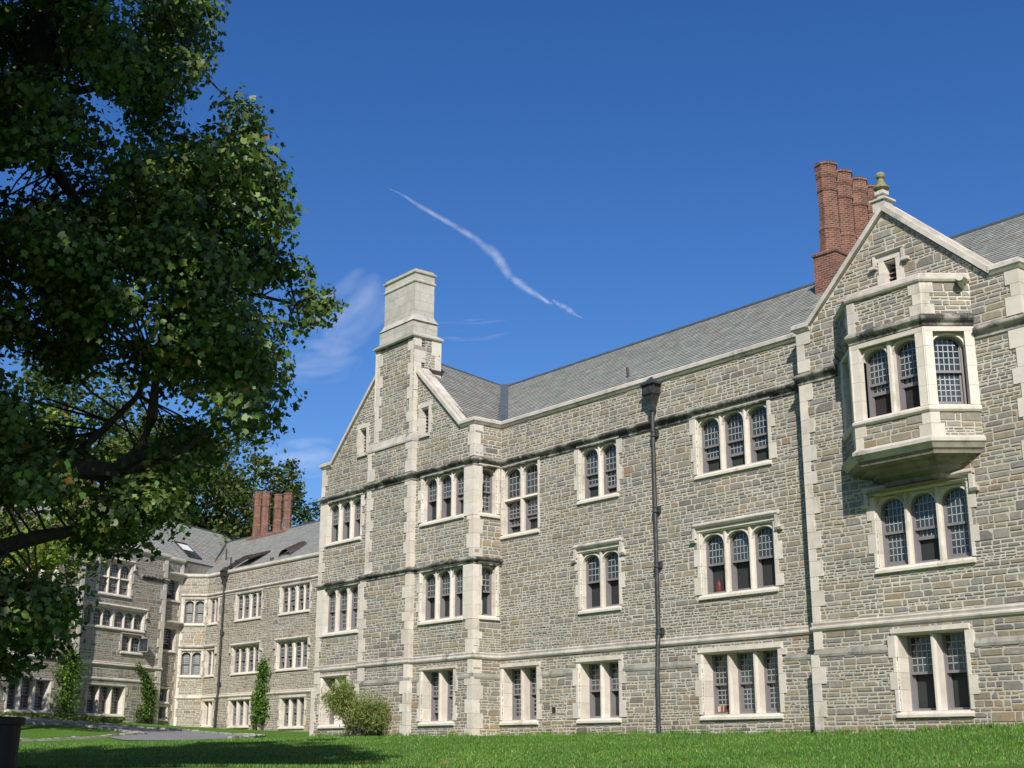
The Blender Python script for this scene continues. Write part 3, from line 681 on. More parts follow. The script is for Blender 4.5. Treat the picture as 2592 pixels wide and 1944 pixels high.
# --- pale chimney on the gable
ch = MB(); FC = Fr((-6.28, -1.46), 0)
def stage(x0, x1, y0, y1, z0, z1, x0b=None, rows=1):
    if x0b is None:
        h = (z1-z0)/rows
        for r in range(rows):
            for (Fr_, L) in ((Fr((x0, y0), 0), x1-x0), (Fr((x1, y0), 90), y1-y0), (Fr((x1, y1), 180), x1-x0), (Fr((x0, y1), -90), y1-y0)):
                k = max(1, round(L/.75)); w = L/(k+(.5 if r % 2 and k > 1 else 0)); s = -w/2 if (r % 2 and k > 1) else 0
                while s < L-.02:
                    a, b_ = max(0, s), min(L, s+w); g = .004
                    ch.face([Fr_(a+g, 0, z0+r*h+g), Fr_(b_-g, 0, z0+r*h+g), Fr_(b_-g, 0, z0+(r+1)*h-g), Fr_(a+g, 0, z0+(r+1)*h-g)], 0, lt()); s += w
        F0 = Fr((x0, y0), 0); ch.box(F0, .004, x1-x0-.004, -(y1-y0)+.004, -.004, z0, z1, 0, (.6, .58, .52))
X0, X1, Y0, Y1 = -6.06, -3.70, -1.45, -.30
sweep(ch, [(-6.3, -.16), (-6.3, -1.48), (-3.62, -1.48), (-3.62, -.16), (-6.3, -.16)], [(0, 14.88), (.07, 14.93), (.08, 14.99), (-.10, 15.12)])
stage(X0, X1, Y0, Y1, 15.08, 15.62, rows=2)
sweep(ch, [(-5.9, -.42), (-5.9, -1.35), (-3.78, -1.35), (-3.78, -.42), (-5.9, -.42)], [(.14, 15.60), (.06, 15.72), (0, 15.86)])
stage(-5.9, -3.78, -1.35, -.42, 15.7, 17.20, rows=4)
sweep(ch, [(-5.9, -.42), (-5.9, -1.35), (-3.78, -1.35), (-3.78, -.42), (-5.9, -.42)], [(0, 17.18), (.04, 17.22), (.05, 17.27), (.01, 17.32), (.0, 17.34), (.0, 17.54), (.06, 17.60), (.065, 17.66), (-.02, 17.71), (-.02, 17.76), (-.3, 17.78)])
ch.box(Fr((-5.85, -1.3), 0), 0, 2.0, -.8, 0, 17.3, 17.80, 0, (.3, .3, .3))
m_chim = limestone('chimney_limestone', (0.36, 0.345, 0.305), (0.52, 0.50, 0.44), (0.22, 0.21, 0.195), 0.54)
part(ch, 'chimney', m_chim, main)
fl = MB(); fl.box(Fr((-3.65, -1.0), 90), 0, .85, -.02, .035, 13.55, 13.72); part(fl, 'chimney_flashing', m_copper, main)

# --- finial
fi = MB(); fx, fy, fz = apx-.08, -.42, 13.42
Ff = Fr((fx, fy), 0)
fi.box(Ff, -.19, .19, -.2, .19, 13.45, 13.75, 0, lt()); fi.prismz(Ff, [(-.26, -.24), (.26, -.24), (.26, .24), (-.26, .24)], 13.75, 13.80, 0, lt())
fi.lathe((fx, fy, 0), [(.20, 13.80), (.12, 13.88), (.12, 13.94), (.19, 13.96), (.19, 14.06), (.12, 14.08)], 4)
part(fi, 'finial_base', m_dirty, main)
fb = MB(); fb.lathe((fx, fy, 0), [(.11, 14.08), (.22, 14.14), (.22, 14.18), (.13, 14.26), (.08, 14.38), (.075, 14.42), (.12, 14.47), (.13, 14.53), (.10, 14.60), (.02, 14.63)], 10, 0, (.85, .85, .65))
part(fb, 'finial', limestone('mossy_stone', (.15, .14, .085), (.32, .30, .20), (.11, .12, .06), .55), main, True)

# --- windows of the main building
KS = {'w3a': [.45, .75], 'w3b': [.5, .25], 'w3c': [.5, .45, .5], 'w2b': [1, 1], 'w2c': [1, 1, 1], 'w1a': [0, 0], 'w1b': [1, 1], 'w1c': [0, 0, 0],
      'g3l': [1, 1, 1], 'g2l': [0, 0, 0], 'g1l': [0, 1], 'g3r': [1, 1, .75], 'g2r': [1, 1, 1], 'g1r': [.3, 0], 'r3': [0], 'r2': [1], 'r2w': [0, .7, 0], 'r1w': [1, 1]}
for nm, a, b_, c_, d_ in OM:
    n = 3 if nm in ('w3c', 'w2c', 'w1c') else 2; g = nm[1] == '1'
    window(FM, main, a, b_, c_, d_, n, KS[nm], arched=not g, off=PO if g else 0, deep=.40 if g else .19, hood=nm[1] == '2', rec=.11 if g else .06,
           transom=8.1 if nm == 'w3a' else None, rows=5 if g else 4, jw=(.12, .13) if nm == 'w3a' else (.16, .30), cols=5 if n == 3 else 4, lintel=.13 if nm[1] == '3' else .17)
for nm, a, b_, c_, d_ in OGL+OGR:
    g = nm[1] == '1'; window(FG, main, a, b_, c_, d_, 2 if g else 3, KS[nm], arched=not g, off=PO if g else 0, deep=.40 if g else .19, rec=.11 if g else .06, cols=4, rows=5 if g else 4,
           jl=nm[2] == 'r' or g, jr=(nm[2] == 'l' or g), lintel=.12)
for nm, a, b_, c_, d_ in RW: window(FRET, main, a, b_, c_, d_, 1, KS[nm], deep=.22, jw=(.12, .16), cols=3, lintel=.12)
for nm, a, b_, c_, d_ in ORW:
    g = nm[1] == '1'; window(FW_, main, a, b_, c_, d_, 2 if g else 3, KS[nm], arched=not g, off=PO if g else 0, deep=.42 if g else .19, hood=not g, rec=.11 if g else .06, rows=5 if g else 4, cols=5)
for l in LV: louvre(FG, main, *l)
louvre(FW_, main, *LVR, hood=True)
# pale corner posts beside the gable windows
for z0, z1 in ((7.5, 9.26), (3.9, 5.82)):
    for F, s0, s1, dd in ((FG, -.55, .03, .34), (FG, GX0-.03, -9.9, .4)):
        cpst = MB(); h = (z1-z0)/4
        for k in range(4): cpst.box(F, s0, s1, -dd, .045, z0+k*h+.003, z0+(k+1)*h-.003, 0, lt(1.0+.05*rng.random()))
        part(cpst, 'corner_post', m_lime, main)

# --- oriel
OP = [(15.40, -.5), (16.47, -1.465), (18.66, -1.465), (19.44, -.5)]
ob = MB()
def ofr(i): a, b_ = Vector(OP[i]), Vector(OP[i+1]); return Fr(OP[i], math.degrees(math.atan2((b_-a).y, (b_-a).x))), (b_-a).length
for i in range(3):
    F, L = ofr(i); wall(ob, F, 0, L, 6.86, 7.46, [], 0, .16); wall(ob, F, 0, L, 9.92, 10.78, [], 0, .25)
ob.face([(x, y, 10.86) for x, y in OP], 1)
oriel = part(ob, 'oriel', [m_stone, m_mortar], main)
for z0, z1 in ((6.86, 7.46), (9.92, 10.78)):
    for cn in (1, 2):
        oq = MB(); k = 2 if z1-z0 < .7 else 3; h = (z1-z0)/k
        for i, end in ((cn-1, 1), (cn, 0)):
            F, L = ofr(i); s, d = (L, -1) if end else (0, 1)
            for j in range(k):
                w = (.22, .32)[(j+i+(d > 0)) % 2]; a, b_ = sorted((s-d*.012, s+d*w)); oq.box(F, a, b_, -.12, .034, z0+j*h+.004, z0+(j+1)*h-.004, 0, lt())
        part(oq, 'quoins', m_lime, oriel)
oc = MB(); pth = OP
def clos(pr): sweep(oc, pth, pr, 0, .9)
clos([(-.3, 6.55), (.02, 6.56), (.10, 6.66), (.15, 6.70), (.15, 6.78), (.03, 6.87), (-.02, 6.87)])
part(oc, 'rim_moulding', m_dirty, oriel); oc = MB()
m_corb = limestone('shaded_corbel_stone', (0.16, 0.145, 0.115), (0.28, 0.255, 0.20), (0.09, 0.085, 0.065), .5)  # darker copy of the limestone: stain plus underside shade put into the colour
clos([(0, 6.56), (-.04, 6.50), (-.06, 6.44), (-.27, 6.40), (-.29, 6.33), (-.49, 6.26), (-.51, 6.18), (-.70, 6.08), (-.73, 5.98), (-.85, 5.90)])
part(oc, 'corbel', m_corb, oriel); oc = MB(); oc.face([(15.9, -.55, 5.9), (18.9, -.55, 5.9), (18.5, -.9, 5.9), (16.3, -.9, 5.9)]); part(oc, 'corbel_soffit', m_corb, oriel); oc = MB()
clos([(-.1, 7.44), (.05, 7.45), (.09, 7.50), (.09, 7.56), (-.02, 7.64), (-.3, 7.66)])
part(oc, 'sill_band', m_lime, oriel)
oc = MB(); clos([(-.1, 9.62), (.04, 9.64), (.05, 9.70), (.12, 9.76), (.15, 9.80), (.15, 9.86), (.02, 9.96), (-.1, 9.96)]); part(oc, 'string_course', m_band, oriel)
oc = MB(); clos([(-.05, 10.75), (.07, 10.79), (.10, 10.84), (.10, 10.90), (.05, 10.93), (.05, 10.98), (-.03, 11.04), (-.22, 11.04), (-.22, 10.7)]); part(oc, 'coping', m_dirty, oriel)
def orwin(i, s0, s1, n, ks, cols=5, jl=.14, jr=.14):
    F, L = ofr(i); mb = MB(); z0, z1 = 7.62, 9.62; bk = -.42; m_ = .15
    for k in range(4):
        h = (z1-z0)/4
        for a, b_ in ((-.03 if i else 0, s0), (s1, L+(.03 if i < 2 else 0))):
            mb.box(F, a, b_, bk if (0 < a and b_ < L) else -.16, .02, z0+k*h+.003, z0+(k+1)*h-.003, 0, lt(1.0+.06*rng.random()))
    mb.box(F, 0, L, bk, .026, 9.5, z1-.001, 0, lt())
    tot = s1-s0-(n-1)*m_; lw = tot/n; x = s0; xs = []
    for k in range(n):
        xs.append((x, x+lw)); x += lw
        if k < n-1: mb.prismz(F, [(x+.035, -.06), (x+m_-.035, -.06), (x+m_, -.13), (x+m_, bk), (x, bk), (x, -.13)], z0, z1, 0, lt()); x += m_
    for xa, xb in xs:
        w = xb-xa; xc = (xa+xb)/2; rise = min(.36*w, .3); zt = 9.44; zsp = zt-rise; m = 12; px = [xc-w/2*math.cos(math.pi*k/m) for k in range(m+1)]; pz = [zsp+arcz((k-xc)/(w/2), rise) for k in px]; c = lt()
        for k in range(m):
            mb.face([F(px[k], -.15, pz[k]), F(px[k+1], -.15, pz[k+1]), F(px[k+1], -.15, 9.52), F(px[k], -.15, 9.52)], 0, c)
            mb.face([F(px[k], -.10, pz[k]), F(px[k+1], -.10, pz[k+1]), F(px[k+1], bk, pz[k+1]), F(px[k], bk, pz[k])], 0, c)
            ox = [xc+(v-xc)*(1+.09/w) for v in (px[k], px[k+1])]; oz_ = [zsp+arcz((v-xc)/(w/2), rise)*(1+.04/rise) for v in (px[k], px[k+1])]
            mb.face([F(px[k], -.10, pz[k]), F(px[k+1], -.10, pz[k+1]), F(ox[1], -.10, oz_[1]), F(ox[0], -.10, oz_[0])], 0, c)
    part(mb, 'window_tracery', m_lime, oriel)
    for (xa, xb), k in zip(xs, ks): light(F, oriel, xa, xb, z0+.02, 9.44, .26, True, k, cols, 5)
_, L0 = ofr(0); _, L1 = ofr(1); _, L2 = ofr(2)
orwin(0, .30, L0-.28, 1, [0]); orwin(1, .26, L1-.24, 2, [.7, .75]); orwin(2, .22, L2-.24, 1, [0])
# dark space inside the oriel
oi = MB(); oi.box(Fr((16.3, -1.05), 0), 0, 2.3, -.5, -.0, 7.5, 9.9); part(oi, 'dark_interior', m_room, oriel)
sp = MB(); Fs = Fr((19.50, -.62), 0); sp.tube([(19.30, -.5, 10.86), (19.42, -.80, 10.84), (19.5, -1.0, 10.80)], [.15, .12, .10], 8); sp.tube([(19.28, -.5, 10.55), (19.42, -.85, 10.74)], [.03, .09], 6); part(sp, 'water_spout', m_lime, oriel)

# --- roofs
rf = MB(); E0 = 10.95; K = .77; RY, RZ = 5.0, 14.5
slates(rf, [(-.75, .4, E0), (40, .4, E0), (40, RY, RZ), (-6.2, RY, RZ)], .10)
slates(rf, [(-.5, -1.0, E0), (-.85, .42, E0), (-6.22, RY, 14.56), (-4.76, -1.0, 14.56)], .30, .95)
slates(rf, [(-10.0, 5, E0), (-10.0, -1.0, E0), (-4.76, -1.0, 14.56), (-6.22, RY, 14.56)], .12)
rf.face([(-10, RY, RZ-.1), (40, RY, RZ), (40, 11, 10), (-10, 11, 10)], 1)
# right wing gable roof
ry = .4+(13.35-E0)/K
slates(rf, [(14.5, .4, E0-.1), (14.5, -.2, E0-.1), (apx, -.2, 13.35), (apx, ry, 13.36)], .1)
slates(rf, [(19.9, -.2, E0-.1), (19.9, .4, E0-.1), (apx, ry, 13.36), (apx, -.2, 13.35)], .25)
part(rf, 'roof', [m_slate, m_lead], main)
rl = MB()
rl.tube([(-6.2, RY, RZ+.03), (40, RY, RZ+.03)], .05, 6); rl.tube([(-6.2, RY, RZ+.05), (-4.86, -.6, 14.60)], .05, 6)
vv_ = [Vector((-.42, .42, E0+.05)), Vector((-6.1, 4.95, RZ+.02))]; d_ = (vv_[1]-vv_[0]).normalized(); sd = Vector((.62, .78, .0))*.17
rl.face([vv_[0]-sd+Vector((0, 0, .08)), vv_[0]+sd+Vector((0, 0, .08)), vv_[1]+sd*.9+Vector((0, 0, .12)), vv_[1]-sd*.9+Vector((0, 0, .12))])
part(rl, 'roof_flashing', m_lead, main)
rv = MB(); rv.tube([(5.0, 1.6, 11.8), (5.0, 1.55, 12.22)], .05, 8); part(rv, 'vent_pipe', m_copper, main)

# --- brick chimneys
def flue(mb, x, y, prof, rot=0, n=8):
    rings = []; per = []
    for r, z in prof:
        ring = []
        for k in range(n*2):
            a = 2*math.pi*k/(n*2)+rot; rr = r*(1.0 if k % 2 == 0 else .91); ring.append(Vector((x+rr*math.cos(a), y+rr*math.sin(a), z)))
        rings.append(ring)
    m = n*2
    for (ra, a), (rb, b_) in zip(zip(prof, rings), zip(prof[1:], rings[1:])):
        st_ = 2*math.pi*prof[2][0]/m
        for k in range(m):
            z0, z1 = ra[1], rb[1]
            if abs(z1-z0) < .02: z1 = z0+.05
            mb.face([a[k], a[(k+1) % m], b_[(k+1) % m], b_[k]], 0, (1, 1, 1), [(k*st_, z0), ((k+1)*st_, z0), ((k+1)*st_, z1), (k*st_, z1)])
    mb.face(rings[-1], 0, (1, 1, 1), [(q.x, q.y) for q in rings[-1]])
def ubox(mb, F, s0, s1, o0, o1, z0, z1):
    k = len(mb.f); mb.box(F, s0, s1, o0, o1, z0, z1)
    Ls = [s1-s0, o1-o0, s1-s0, o1-o0]
    for j in range(4): mb.uv[k+j] = [(0, z0), (Ls[j], z0), (Ls[j], z1), (0, z1)]
def flueprof(zb, zt, r):
    H = zt-zb
    return [(r*1.28, zb), (r*1.28, zb+.05), (r*1.22, zb+.1), (r*1.10, zb+.42), (r*1.10, zb+.80), (r*1.18, zb+.85), (r*1.18, zb+.91), (r, zb+.98), (r, zt-1.02), (r*1.10, zt-.98), (r*1.12, zt-.90), (r*1.04, zt-.86), (r*1.04, zt-.55), (r*1.12, zt-.50), (r*1.20, zt-.38), (r*1.20, zt-.32), (r*1.10, zt-.30), (r*1.10, zt-.12), (r*1.22, zt-.08), (r*1.22, zt), (r*.7, zt)]
FLY = [(11.76, 4.30), (11.69, 5.20), (11.62, 6.10), (11.55, 7.00)]
bs_ = MB(); Fb = Fr((11.80, 3.87), 94.5); ubox(bs_, Fb, 0, 3.55, -.42, .42, 12.9, 14.90); ubox(bs_, Fb, -.05, 3.60, -.47, .47, 14.90, 14.99); part(bs_, 'chimney_base', m_brick, main)
for x, y in FLY:
    b_ = MB(); flue(b_, x, y, flueprof(14.95, 18.14, .325), R(11)); part(b_, 'brick_chimney', m_brick, main)
bf = MB(); bf.box(Fb, -.03, 3.2, -.45, .45, 13.3, 13.42); part(bf, 'chimney_flashing', m_lead, main)

# --- drainpipes
def drain(root, F, s, ztop, zbot, mat=m_verd, r=.065, cl=(9.0, 6.6, 4.9, 2.9), off=.0, lift=.0):
    mb = MB(); o = off+.15
    mb.tube([F(s, o, ztop-.3), F(s, o, 2.9), F(s, o+.05, 2.6), F(s, o+.07, 2.1), F(s, o+.10, 1.85), F(s, o+.10, zbot)], r, 10)
    for z in cl:
        if z > zbot+.5:
            mb.box(F, s-.12, s+.12, .0, o-.02, z, z+.2); mb.lathe(F(s, o, 0), [(r+.02, z), (r+.035, z+.01), (r+.035, z+.05), (r+.015, z+.06), (r+.015, z+.14), (r+.035, z+.15), (r+.035, z+.19), (r+.01, z+.2)], 10)
    p = part(mb, 'drainpipe', mat, root)
    h = MB(); z = ztop-.35
    h.lathe(F(s, o, 0), [(r+.02, z-.25), (r+.06, z-.2), (r+.06, z-.02), (.13, z), (.26, z+.28), (.33, z+.32), (.33, z+.37)], 4)
    h.box(F, s-.22, s+.22, o-.16, o+.17, z+.37, z+.62)
    for a in (-.27, .24): 
        for bb in (-.17, .15): h.box(F, s+a, s+a+.03, o+bb, o+bb+.03, z+.30, z+.66)
    for k in range(4): h.box(F, s-.15+k*.09, s-.11+k*.09, o+.16, o+.185, z+.41, z+.58)
    h.prismz(F, [(s-.31, o-.2), (s+.31, o-.2), (s+.31, o+.24), (s-.31, o+.24)], z+.62, z+.66)
    h.face([F(s-.27, o+.22, z+.66), F(s+.27, o+.22, z+.66), F(s, o, z+.92)]); h.face([F(s+.27, o+.22, z+.66), F(s+.27, o-.2, z+.66), F(s, o, z+.92)]); h.face([F(s-.27, o-.2, z+.66), F(s-.27, o+.22, z+.66), F(s, o, z+.92)])
    part(h, 'rainwater_hopper', mat, p)
    return p
drain(main, FM, 7.86, 10.40, -.1)
vb = MB(); vb.box(FM, 2.86, 2.98, .07, .13, .74, .90); part(vb, 'wall_vent', m_iron, main)
CAMEW[0] = .0125
m_bin = plain('bin_paint', (.010, .009, .009), .6, 0, .2)
# ================================================================== far wing (behind the gabled end)
wB = thing('stone_wing', (-25, 12, .8), 'lower stone wing behind the gabled end, with skylights and a dark drainpipe', 'building')
FB = Fr((-29, 8.5), 2); EB = FB.e; nb = FB.n
CHL = (-40.66, 6.80); CHR = (FB(-10.77, 0, 0).x, FB(-10.77, 0, 0).y)
FCH = Fr(CHL, math.degrees(math.atan2(CHR[1]-CHL[1], CHR[0]-CHL[0]))); LCH = math.hypot(CHR[0]-CHL[0], CHR[1]-CHL[1])
WBs = [(-7.1, -4.2, 7.12, 8.58, 4, [0, 0, .3, 0], 1, 0), (-2.0, 1.0, 7.12, 8.58, 4, [.6, .5, .6, .1], 1, 0), (-10.42, -9.40, 7.15, 8.60, 2, [0, 0], 1, 0),
       (-7.2, -4.2, 4.00, 5.46, 4, [.1, 0, .6, .5], 1, 1), (-2.1, 1.0, 4.00, 5.46, 4, [.5, .7, 0, 0], 1, 1), (-10.42, -9.45, 4.02, 5.46, 2, [1, .8], 1, 0),
       (-7.25, -4.98, .98, 2.40, 3, [0, 0, 0], 0, 0), (-1.5, .92, .86, 2.36, 3, [0, .1, 0], 0, 0), (-10.45, -9.35, 1.06, 2.42, 2, [0, 0], 0, 0)]
wm = MB(); hb = [w[:4] for w in WBs]
wall(wm, FB, -10.77, 17.6, -.3, 10.0, hb, 0, .12, big=.95, tz=8.9)
WCH = [(.24, LCH-.2, 7.15, 8.60), (.24, LCH-.2, 4.02, 5.46)]
wall(wm, FCH, 0, LCH, 0, 10.0, WCH, 0, .15, big=.95, tz=8.9)
part(wm, 'wall', [m_stone, m_mortar], wB)
PB_ = [CHL, CHR, (FB(17.6, 0, 0).x, FB(17.6, 0, 0).y)]
c_ = MB(); sweep(c_, PB_, [(0, 9.96), (.08, 9.98), (.12, 10.04), (.12, 10.16), (.02, 10.2), (-.35, 10.2)]); part(c_, 'cornice', m_lime, wB)
c_ = MB(); sweep(c_, PB_, strp(8.88, .13, .13)); part(c_, 'upper_string_course', m_dirty, wB)
c_ = MB(); sweep(c_, PB_, [(0, 2.58), (.05, 2.6), (.09, 2.66), (.09, 2.70), (.04, 2.74), (.06, 2.79), (.05, 2.82), (0, 2.84)]); part(c_, 'lower_string_course', m_lime, wB)
for (a, b_, z0, z1, n, ks, ar, hd) in WBs:
    wd = [.10, .30, .10] if n == 4 else None
    window(FB, wB, a, b_, z0, z1, n, ks, bool(ar), deep=.15 if ar else .26, hood=bool(hd), mull=.10 if ar else .15, wide=wd, lintel=.10 if ar else .16, cols=3, rows=3, jw=(.12, .24), rec=.09, sill=True)
for (a, b_, z0, z1) in WCH: window(FCH, wB, a, b_, z0, z1, 2, [0, 0], True, deep=.24, mull=.12, lintel=.10, cols=5, rows=5, jw=(.1, .16), rec=.09)
# hood over the corner lights
hm = MB(); sweep(hm, [CHL, CHR, (FB(-9.2, 0, 0).x, FB(-9.2, 0, 0).y)], [(0, 5.62), (.1, 5.66), (.14, 5.72), (.14, 5.76), (0, 5.84)]); hm.box(FB, -9.3, -9.2, 0, .11, 5.3, 5.72); hm.box(FB, -9.3, -9.1, 0, .13, 5.22, 5.30); part(hm, 'hood_mould', m_dirty, wB)
q = MB()
quoins(q, FCH, 0, 1, 1.0, 8.7, w=(.12, .2), dep=(.2, .3)); part(q, 'quoins', m_lime, wB)
D = lambda s, d, z: FB(s, -d, z)
KB = .69; zB = lambda d: 10.16+KB*(d-.25)
rb = MB(); slates(rb, [D(-12.3, .25, zB(.25)), D(17.6, .25, zB(.25)), D(17.6, 5.1, zB(5.1)), D(-18.1, 5.1, zB(5.1)), D(-13.7, 2.3, zB(2.3))], .20, 1.05)
rb.face([D(-12.5, .3, 10.12), D(-10.2, .3, 10.12), (CHR[0], CHR[1], 10.12), (CHL[0], CHL[1], 10.12)], 1)
rb.face([D(17.6, 5.1, zB(5.1)), D(-17, 5.1, zB(5.1)), D(-17, 10, 10), D(17.6, 10, 10)], 1)
part(rb, 'roof', [m_slate, m_lead], wB)
rl = MB(); rl.tube([D(-18.1, 5.1, zB(5.1)+.03), D(17.6, 5.1, zB(5.1)+.03)], .06, 6)
v0_, v1_ = D(-14.0, 2.1, zB(2.1)+.10), D(-18.1, 5.1, zB(5.1)+.10); w_ = Vector((.12, -.12, 0)); rl.face([v0_-w_, v0_+w_, v1_+w_, v1_-w_])
part(rl, 'roof_flashing', m_lead, wB)
def skylight(root, Q, s0, s1, d0, d1, zf, lift=.0, open_=0.0, blind=False):
    fr = MB(); k = .07
    def P(s, d, h): return Q(s, d, zf(d)+h+open_*(d1-d)/(d1-d0))
    for a, b_, c, d in ((s0, s1, d0, d0+.09), (s0, s1, d1-.09, d1), (s0, s0+.09, d0, d1), (s1-.09, s1, d0, d1)):
        T = [P(a, c, .13), P(b_, c, .13), P(b_, d, .13), P(a, d, .13)]; Bm = [P(a, c, 0), P(b_, c, 0), P(b_, d, 0), P(a, d, 0)]
        fr.face(T)
        for i in range(4): fr.face([Bm[i], Bm[(i+1) % 4], T[(i+1) % 4], T[i]])
    if open_:
        for a, b_ in ((s0, s0+.09), (s1-.09, s1)): fr.face([Q(a, d0, zf(d0)+.02), Q(b_, d0, zf(d0)+.02), Q(b_, d1, zf(d1)+.02), Q(a, d1, zf(d1)+.02)])
    o = part(fr, 'skylight', m_copper, root)
    g = MB(); g.face([P(s0+.08, d0+.08, .10), P(s1-.08, d0+.08, .10), P(s1-.08, d1-.08, .10), P(s0+.08, d1-.08, .10)], 0)
    if blind: m = d0+(d1-d0)*.48; g.face([P(s0+.1, m, .105), P(s1-.1, m, .105), P(s1-.1, d1-.14, .105), P(s0+.1, d1-.14, .105)], 1)
    part(g, 'skylight_glass', [m_glass, m_white], o)
skylight(wB, D, -9.9, -8.9, .45, 1.9, zB, open_=.0)
skylight(wB, D, -8.35, -6.7, .40, 1.9, zB, open_=.45)
h = MB()      # curved copper hood
for i in range(8):
    a0, a1 = math.pi*i/8, math.pi*(i+1)/8
    def hp(a, d): return D(-3.2-.62*math.cos(a), d, zB(d)+.05+.42*math.sin(a)*(1.0 if d < 1.3 else .5))
    h.face([hp(a0, .75), hp(a1, .75), hp(a1, 1.9), hp(a0, 1.9)])
h.face([D(-3.2-.62*math.cos(math.pi*i/8), 1.9, zB(1.9)+.05+.21*math.sin(math.pi*i/8)) for i in range(9)])
part(h, 'extract_hood', m_copper, wB)
for s, d, hh_ in ((-12.6, 2.1, .75), (-10.3, 1.2, .5), (-4.35, .65, .16)):
    v = MB(); v.tube([D(s, d, zB(d)), D(s, d, zB(d)+hh_)], .05 if hh_ > .3 else .12, 8); part(v, 'vent_pipe', m_copper, wB)
fb_ = MB(); ubox(fb_, Fr((-43.7, 13.05), 2), 0, 4.9, -.5, .5, 12.4, 13.30); part(fb_, 'chimney_base', m_brick, wB)
for x, y, zt in ((-43.0, 12.95, 16.45), (-42.15, 13.1, 16.35), (-40.55, 13.15, 15.95), (-39.35, 13.2, 15.85)):
    b_ = MB(); flue(b_, x, y, flueprof(13.25, zt, .27), R(11)); part(b_, 'brick_chimney', m_brick, wB)
drain(wB, FB, -8.5, 9.85, .7, m_verd, .06, (6.3, 3.3))

# ================================================================== left wing, facing right
wC = thing('stone_wing', (-38, 2, 1.1), 'far left stone wing facing right, partly hidden by the big tree', 'building')
P0C = (-39.3, 5.15); AC = 118.6; FC2 = Fr(P0C, AC); nC = FC2.n
FC0 = Fr((P0C[0]-nC.x*.4, P0C[1]-nC.y*.4), AC); FC1 = Fr((P0C[0]+nC.x*.75, P0C[1]+nC.y*.75), AC)
W2C = [(-6.1, -3.4, 8.22, 10.0, 3, True, 9.12), (-7.12, -1.95, 6.36, 7.36, 6, True, None), (-3.72, -1.98, 5.08, 6.02, 2, True, None), (-6.25, -3.2, 1.55, 3.05, 3, False, None)]
W0C = [(.38, 1.72, 8.52, 9.86), (.38, 1.72, 5.46, 6.92), (.6, 1.35, 2.42, 3.14), (.6, 1.35, 1.42, 2.1)]
W1C = [(-13.1, -10.15, 1.55, 3.05, 3, False), (-13.2, -10.4, 5.1, 6.6, 3, True), (-13.2, -10.4, 8.2, 9.8, 3, True)]
wm = MB()
wall(wm, FC2, -8.4, 0, 0.2, 10.85, [w[:4] for w in W2C], 0, .08, big=.95, tz=9.4, rel=.45)
wall(wm, FC0, 0, 2.12, 0.2, 10.85, W0C, 0, .12, big=.95, tz=9.4)
wall(wm, FC1, -26, -8.22, 0.2, 10.85, [w[:4] for w in W1C], 0, .08, big=1.1, rel=.45)
F_ = Fr(tuple(FC1(-8.22, 0, 0))[:2], AC+90); wall(wm, F_, 0, .75, .2, 10.85, [], 0, .1)
F_ = Fr(tuple(FC2(0, 0, 0))[:2], AC+90); wall(wm, F_, 0, .4, .2, 10.85, [], 0, .1)
wm.face([FC0(2.12, 0, 9.9), FC0(6.0, 0, 9.9), FC0(6.0, 0, 11.0), FC0(2.12, 0, 11.0)], 1)
part(wm, 'wall', [m_stone, m_mortar], wC)
for a, b_ in ((1.0, 4.12), (4.40, 9.30), (9.66, 10.8)):
    for F, s_, w_, d_ in ((FC2, 0, (.3, .5), (.28, .36)), (FC1, -8.22, (.3, .5), (.3, .4))):
        q = MB(); quoins(q, F, s_, -1, a, b_, w=w_, dep=d_); part(q, 'quoins', m_lime, wC)
q = MB(); quoins(q, FC0, 2.12, -1, 1.0, 10.8, w=(.2, .34), dep=(.2, .3)); part(q, 'quoins', m_lime, wC)
def pl2(F, a): v = F(a, 0, 0); return (v.x, v.y)
PC_ = [pl2(FC1, -26), pl2(FC1, -8.22), pl2(FC2, -8.22), pl2(FC2, 0), pl2(FC0, 0), pl2(FC0, 2.15)]
c_ = MB(); sweep(c_, PC_, [(0, 10.82), (.08, 10.86), (.13, 10.92), (.13, 11.04), (.02, 11.1), (-.4, 11.1)]); part(c_, 'cornice', m_lime, wC)
for q_ in ([pl2(FC2, -2.45), pl2(FC2, 0), pl2(FC0, 0), pl2(FC0, .2)], [pl2(FC1, -26), pl2(FC1, -8.22), pl2(FC2, -8.22), pl2(FC2, -6.4)]): sweepart('upper_string_course', m_band, wC, q_, strp(9.54, .13, .14))
c_ = MB(); sweep(c_, PC_[:4]+[pl2(FC0, 0), pl2(FC0, .6)], [(0, 4.16), (.05, 4.18), (.09, 4.23), (.09, 4.27), (.04, 4.31), (.06, 4.35), (.05, 4.38), (0, 4.4)]); part(c_, 'lower_string_course', m_lime, wC)
c_ = MB(); sweep(c_, [pl2(FC2, -7.4), pl2(FC2, 0)], [(.0, 3.36), (.05, 3.38), (.06, 3.44), (.0, 3.54)]); part(c_, 'plinth_course', m_dirty, wC)
for (a, b_, z0, z1, n, ar, tr) in W2C:
    window(FC2, wC, a, b_, z0, z1, n, [0]*n if n != 2 else [0, 0], ar, deep=.16 if ar else .34, hood=z0 > 6, mull=.13 if ar else .15, wide=[.13, .13, .34, .13, .13] if n == 6 else None, lintel=.12,
           cols=4, rows=4, jw=(.14, .28), rec=.09, transom=tr, single=n in (6, 2), label='stone window with its right casement standing open' if n == 2 else None)
for (a, b_, z0, z1, n, ar) in W1C: window(FC1, wC, a, b_, z0, z1, n, [0]*n, ar, deep=.24 if ar else .38, hood=ar, mull=.16, lintel=.12, cols=4, rows=4, jw=(.14, .28))
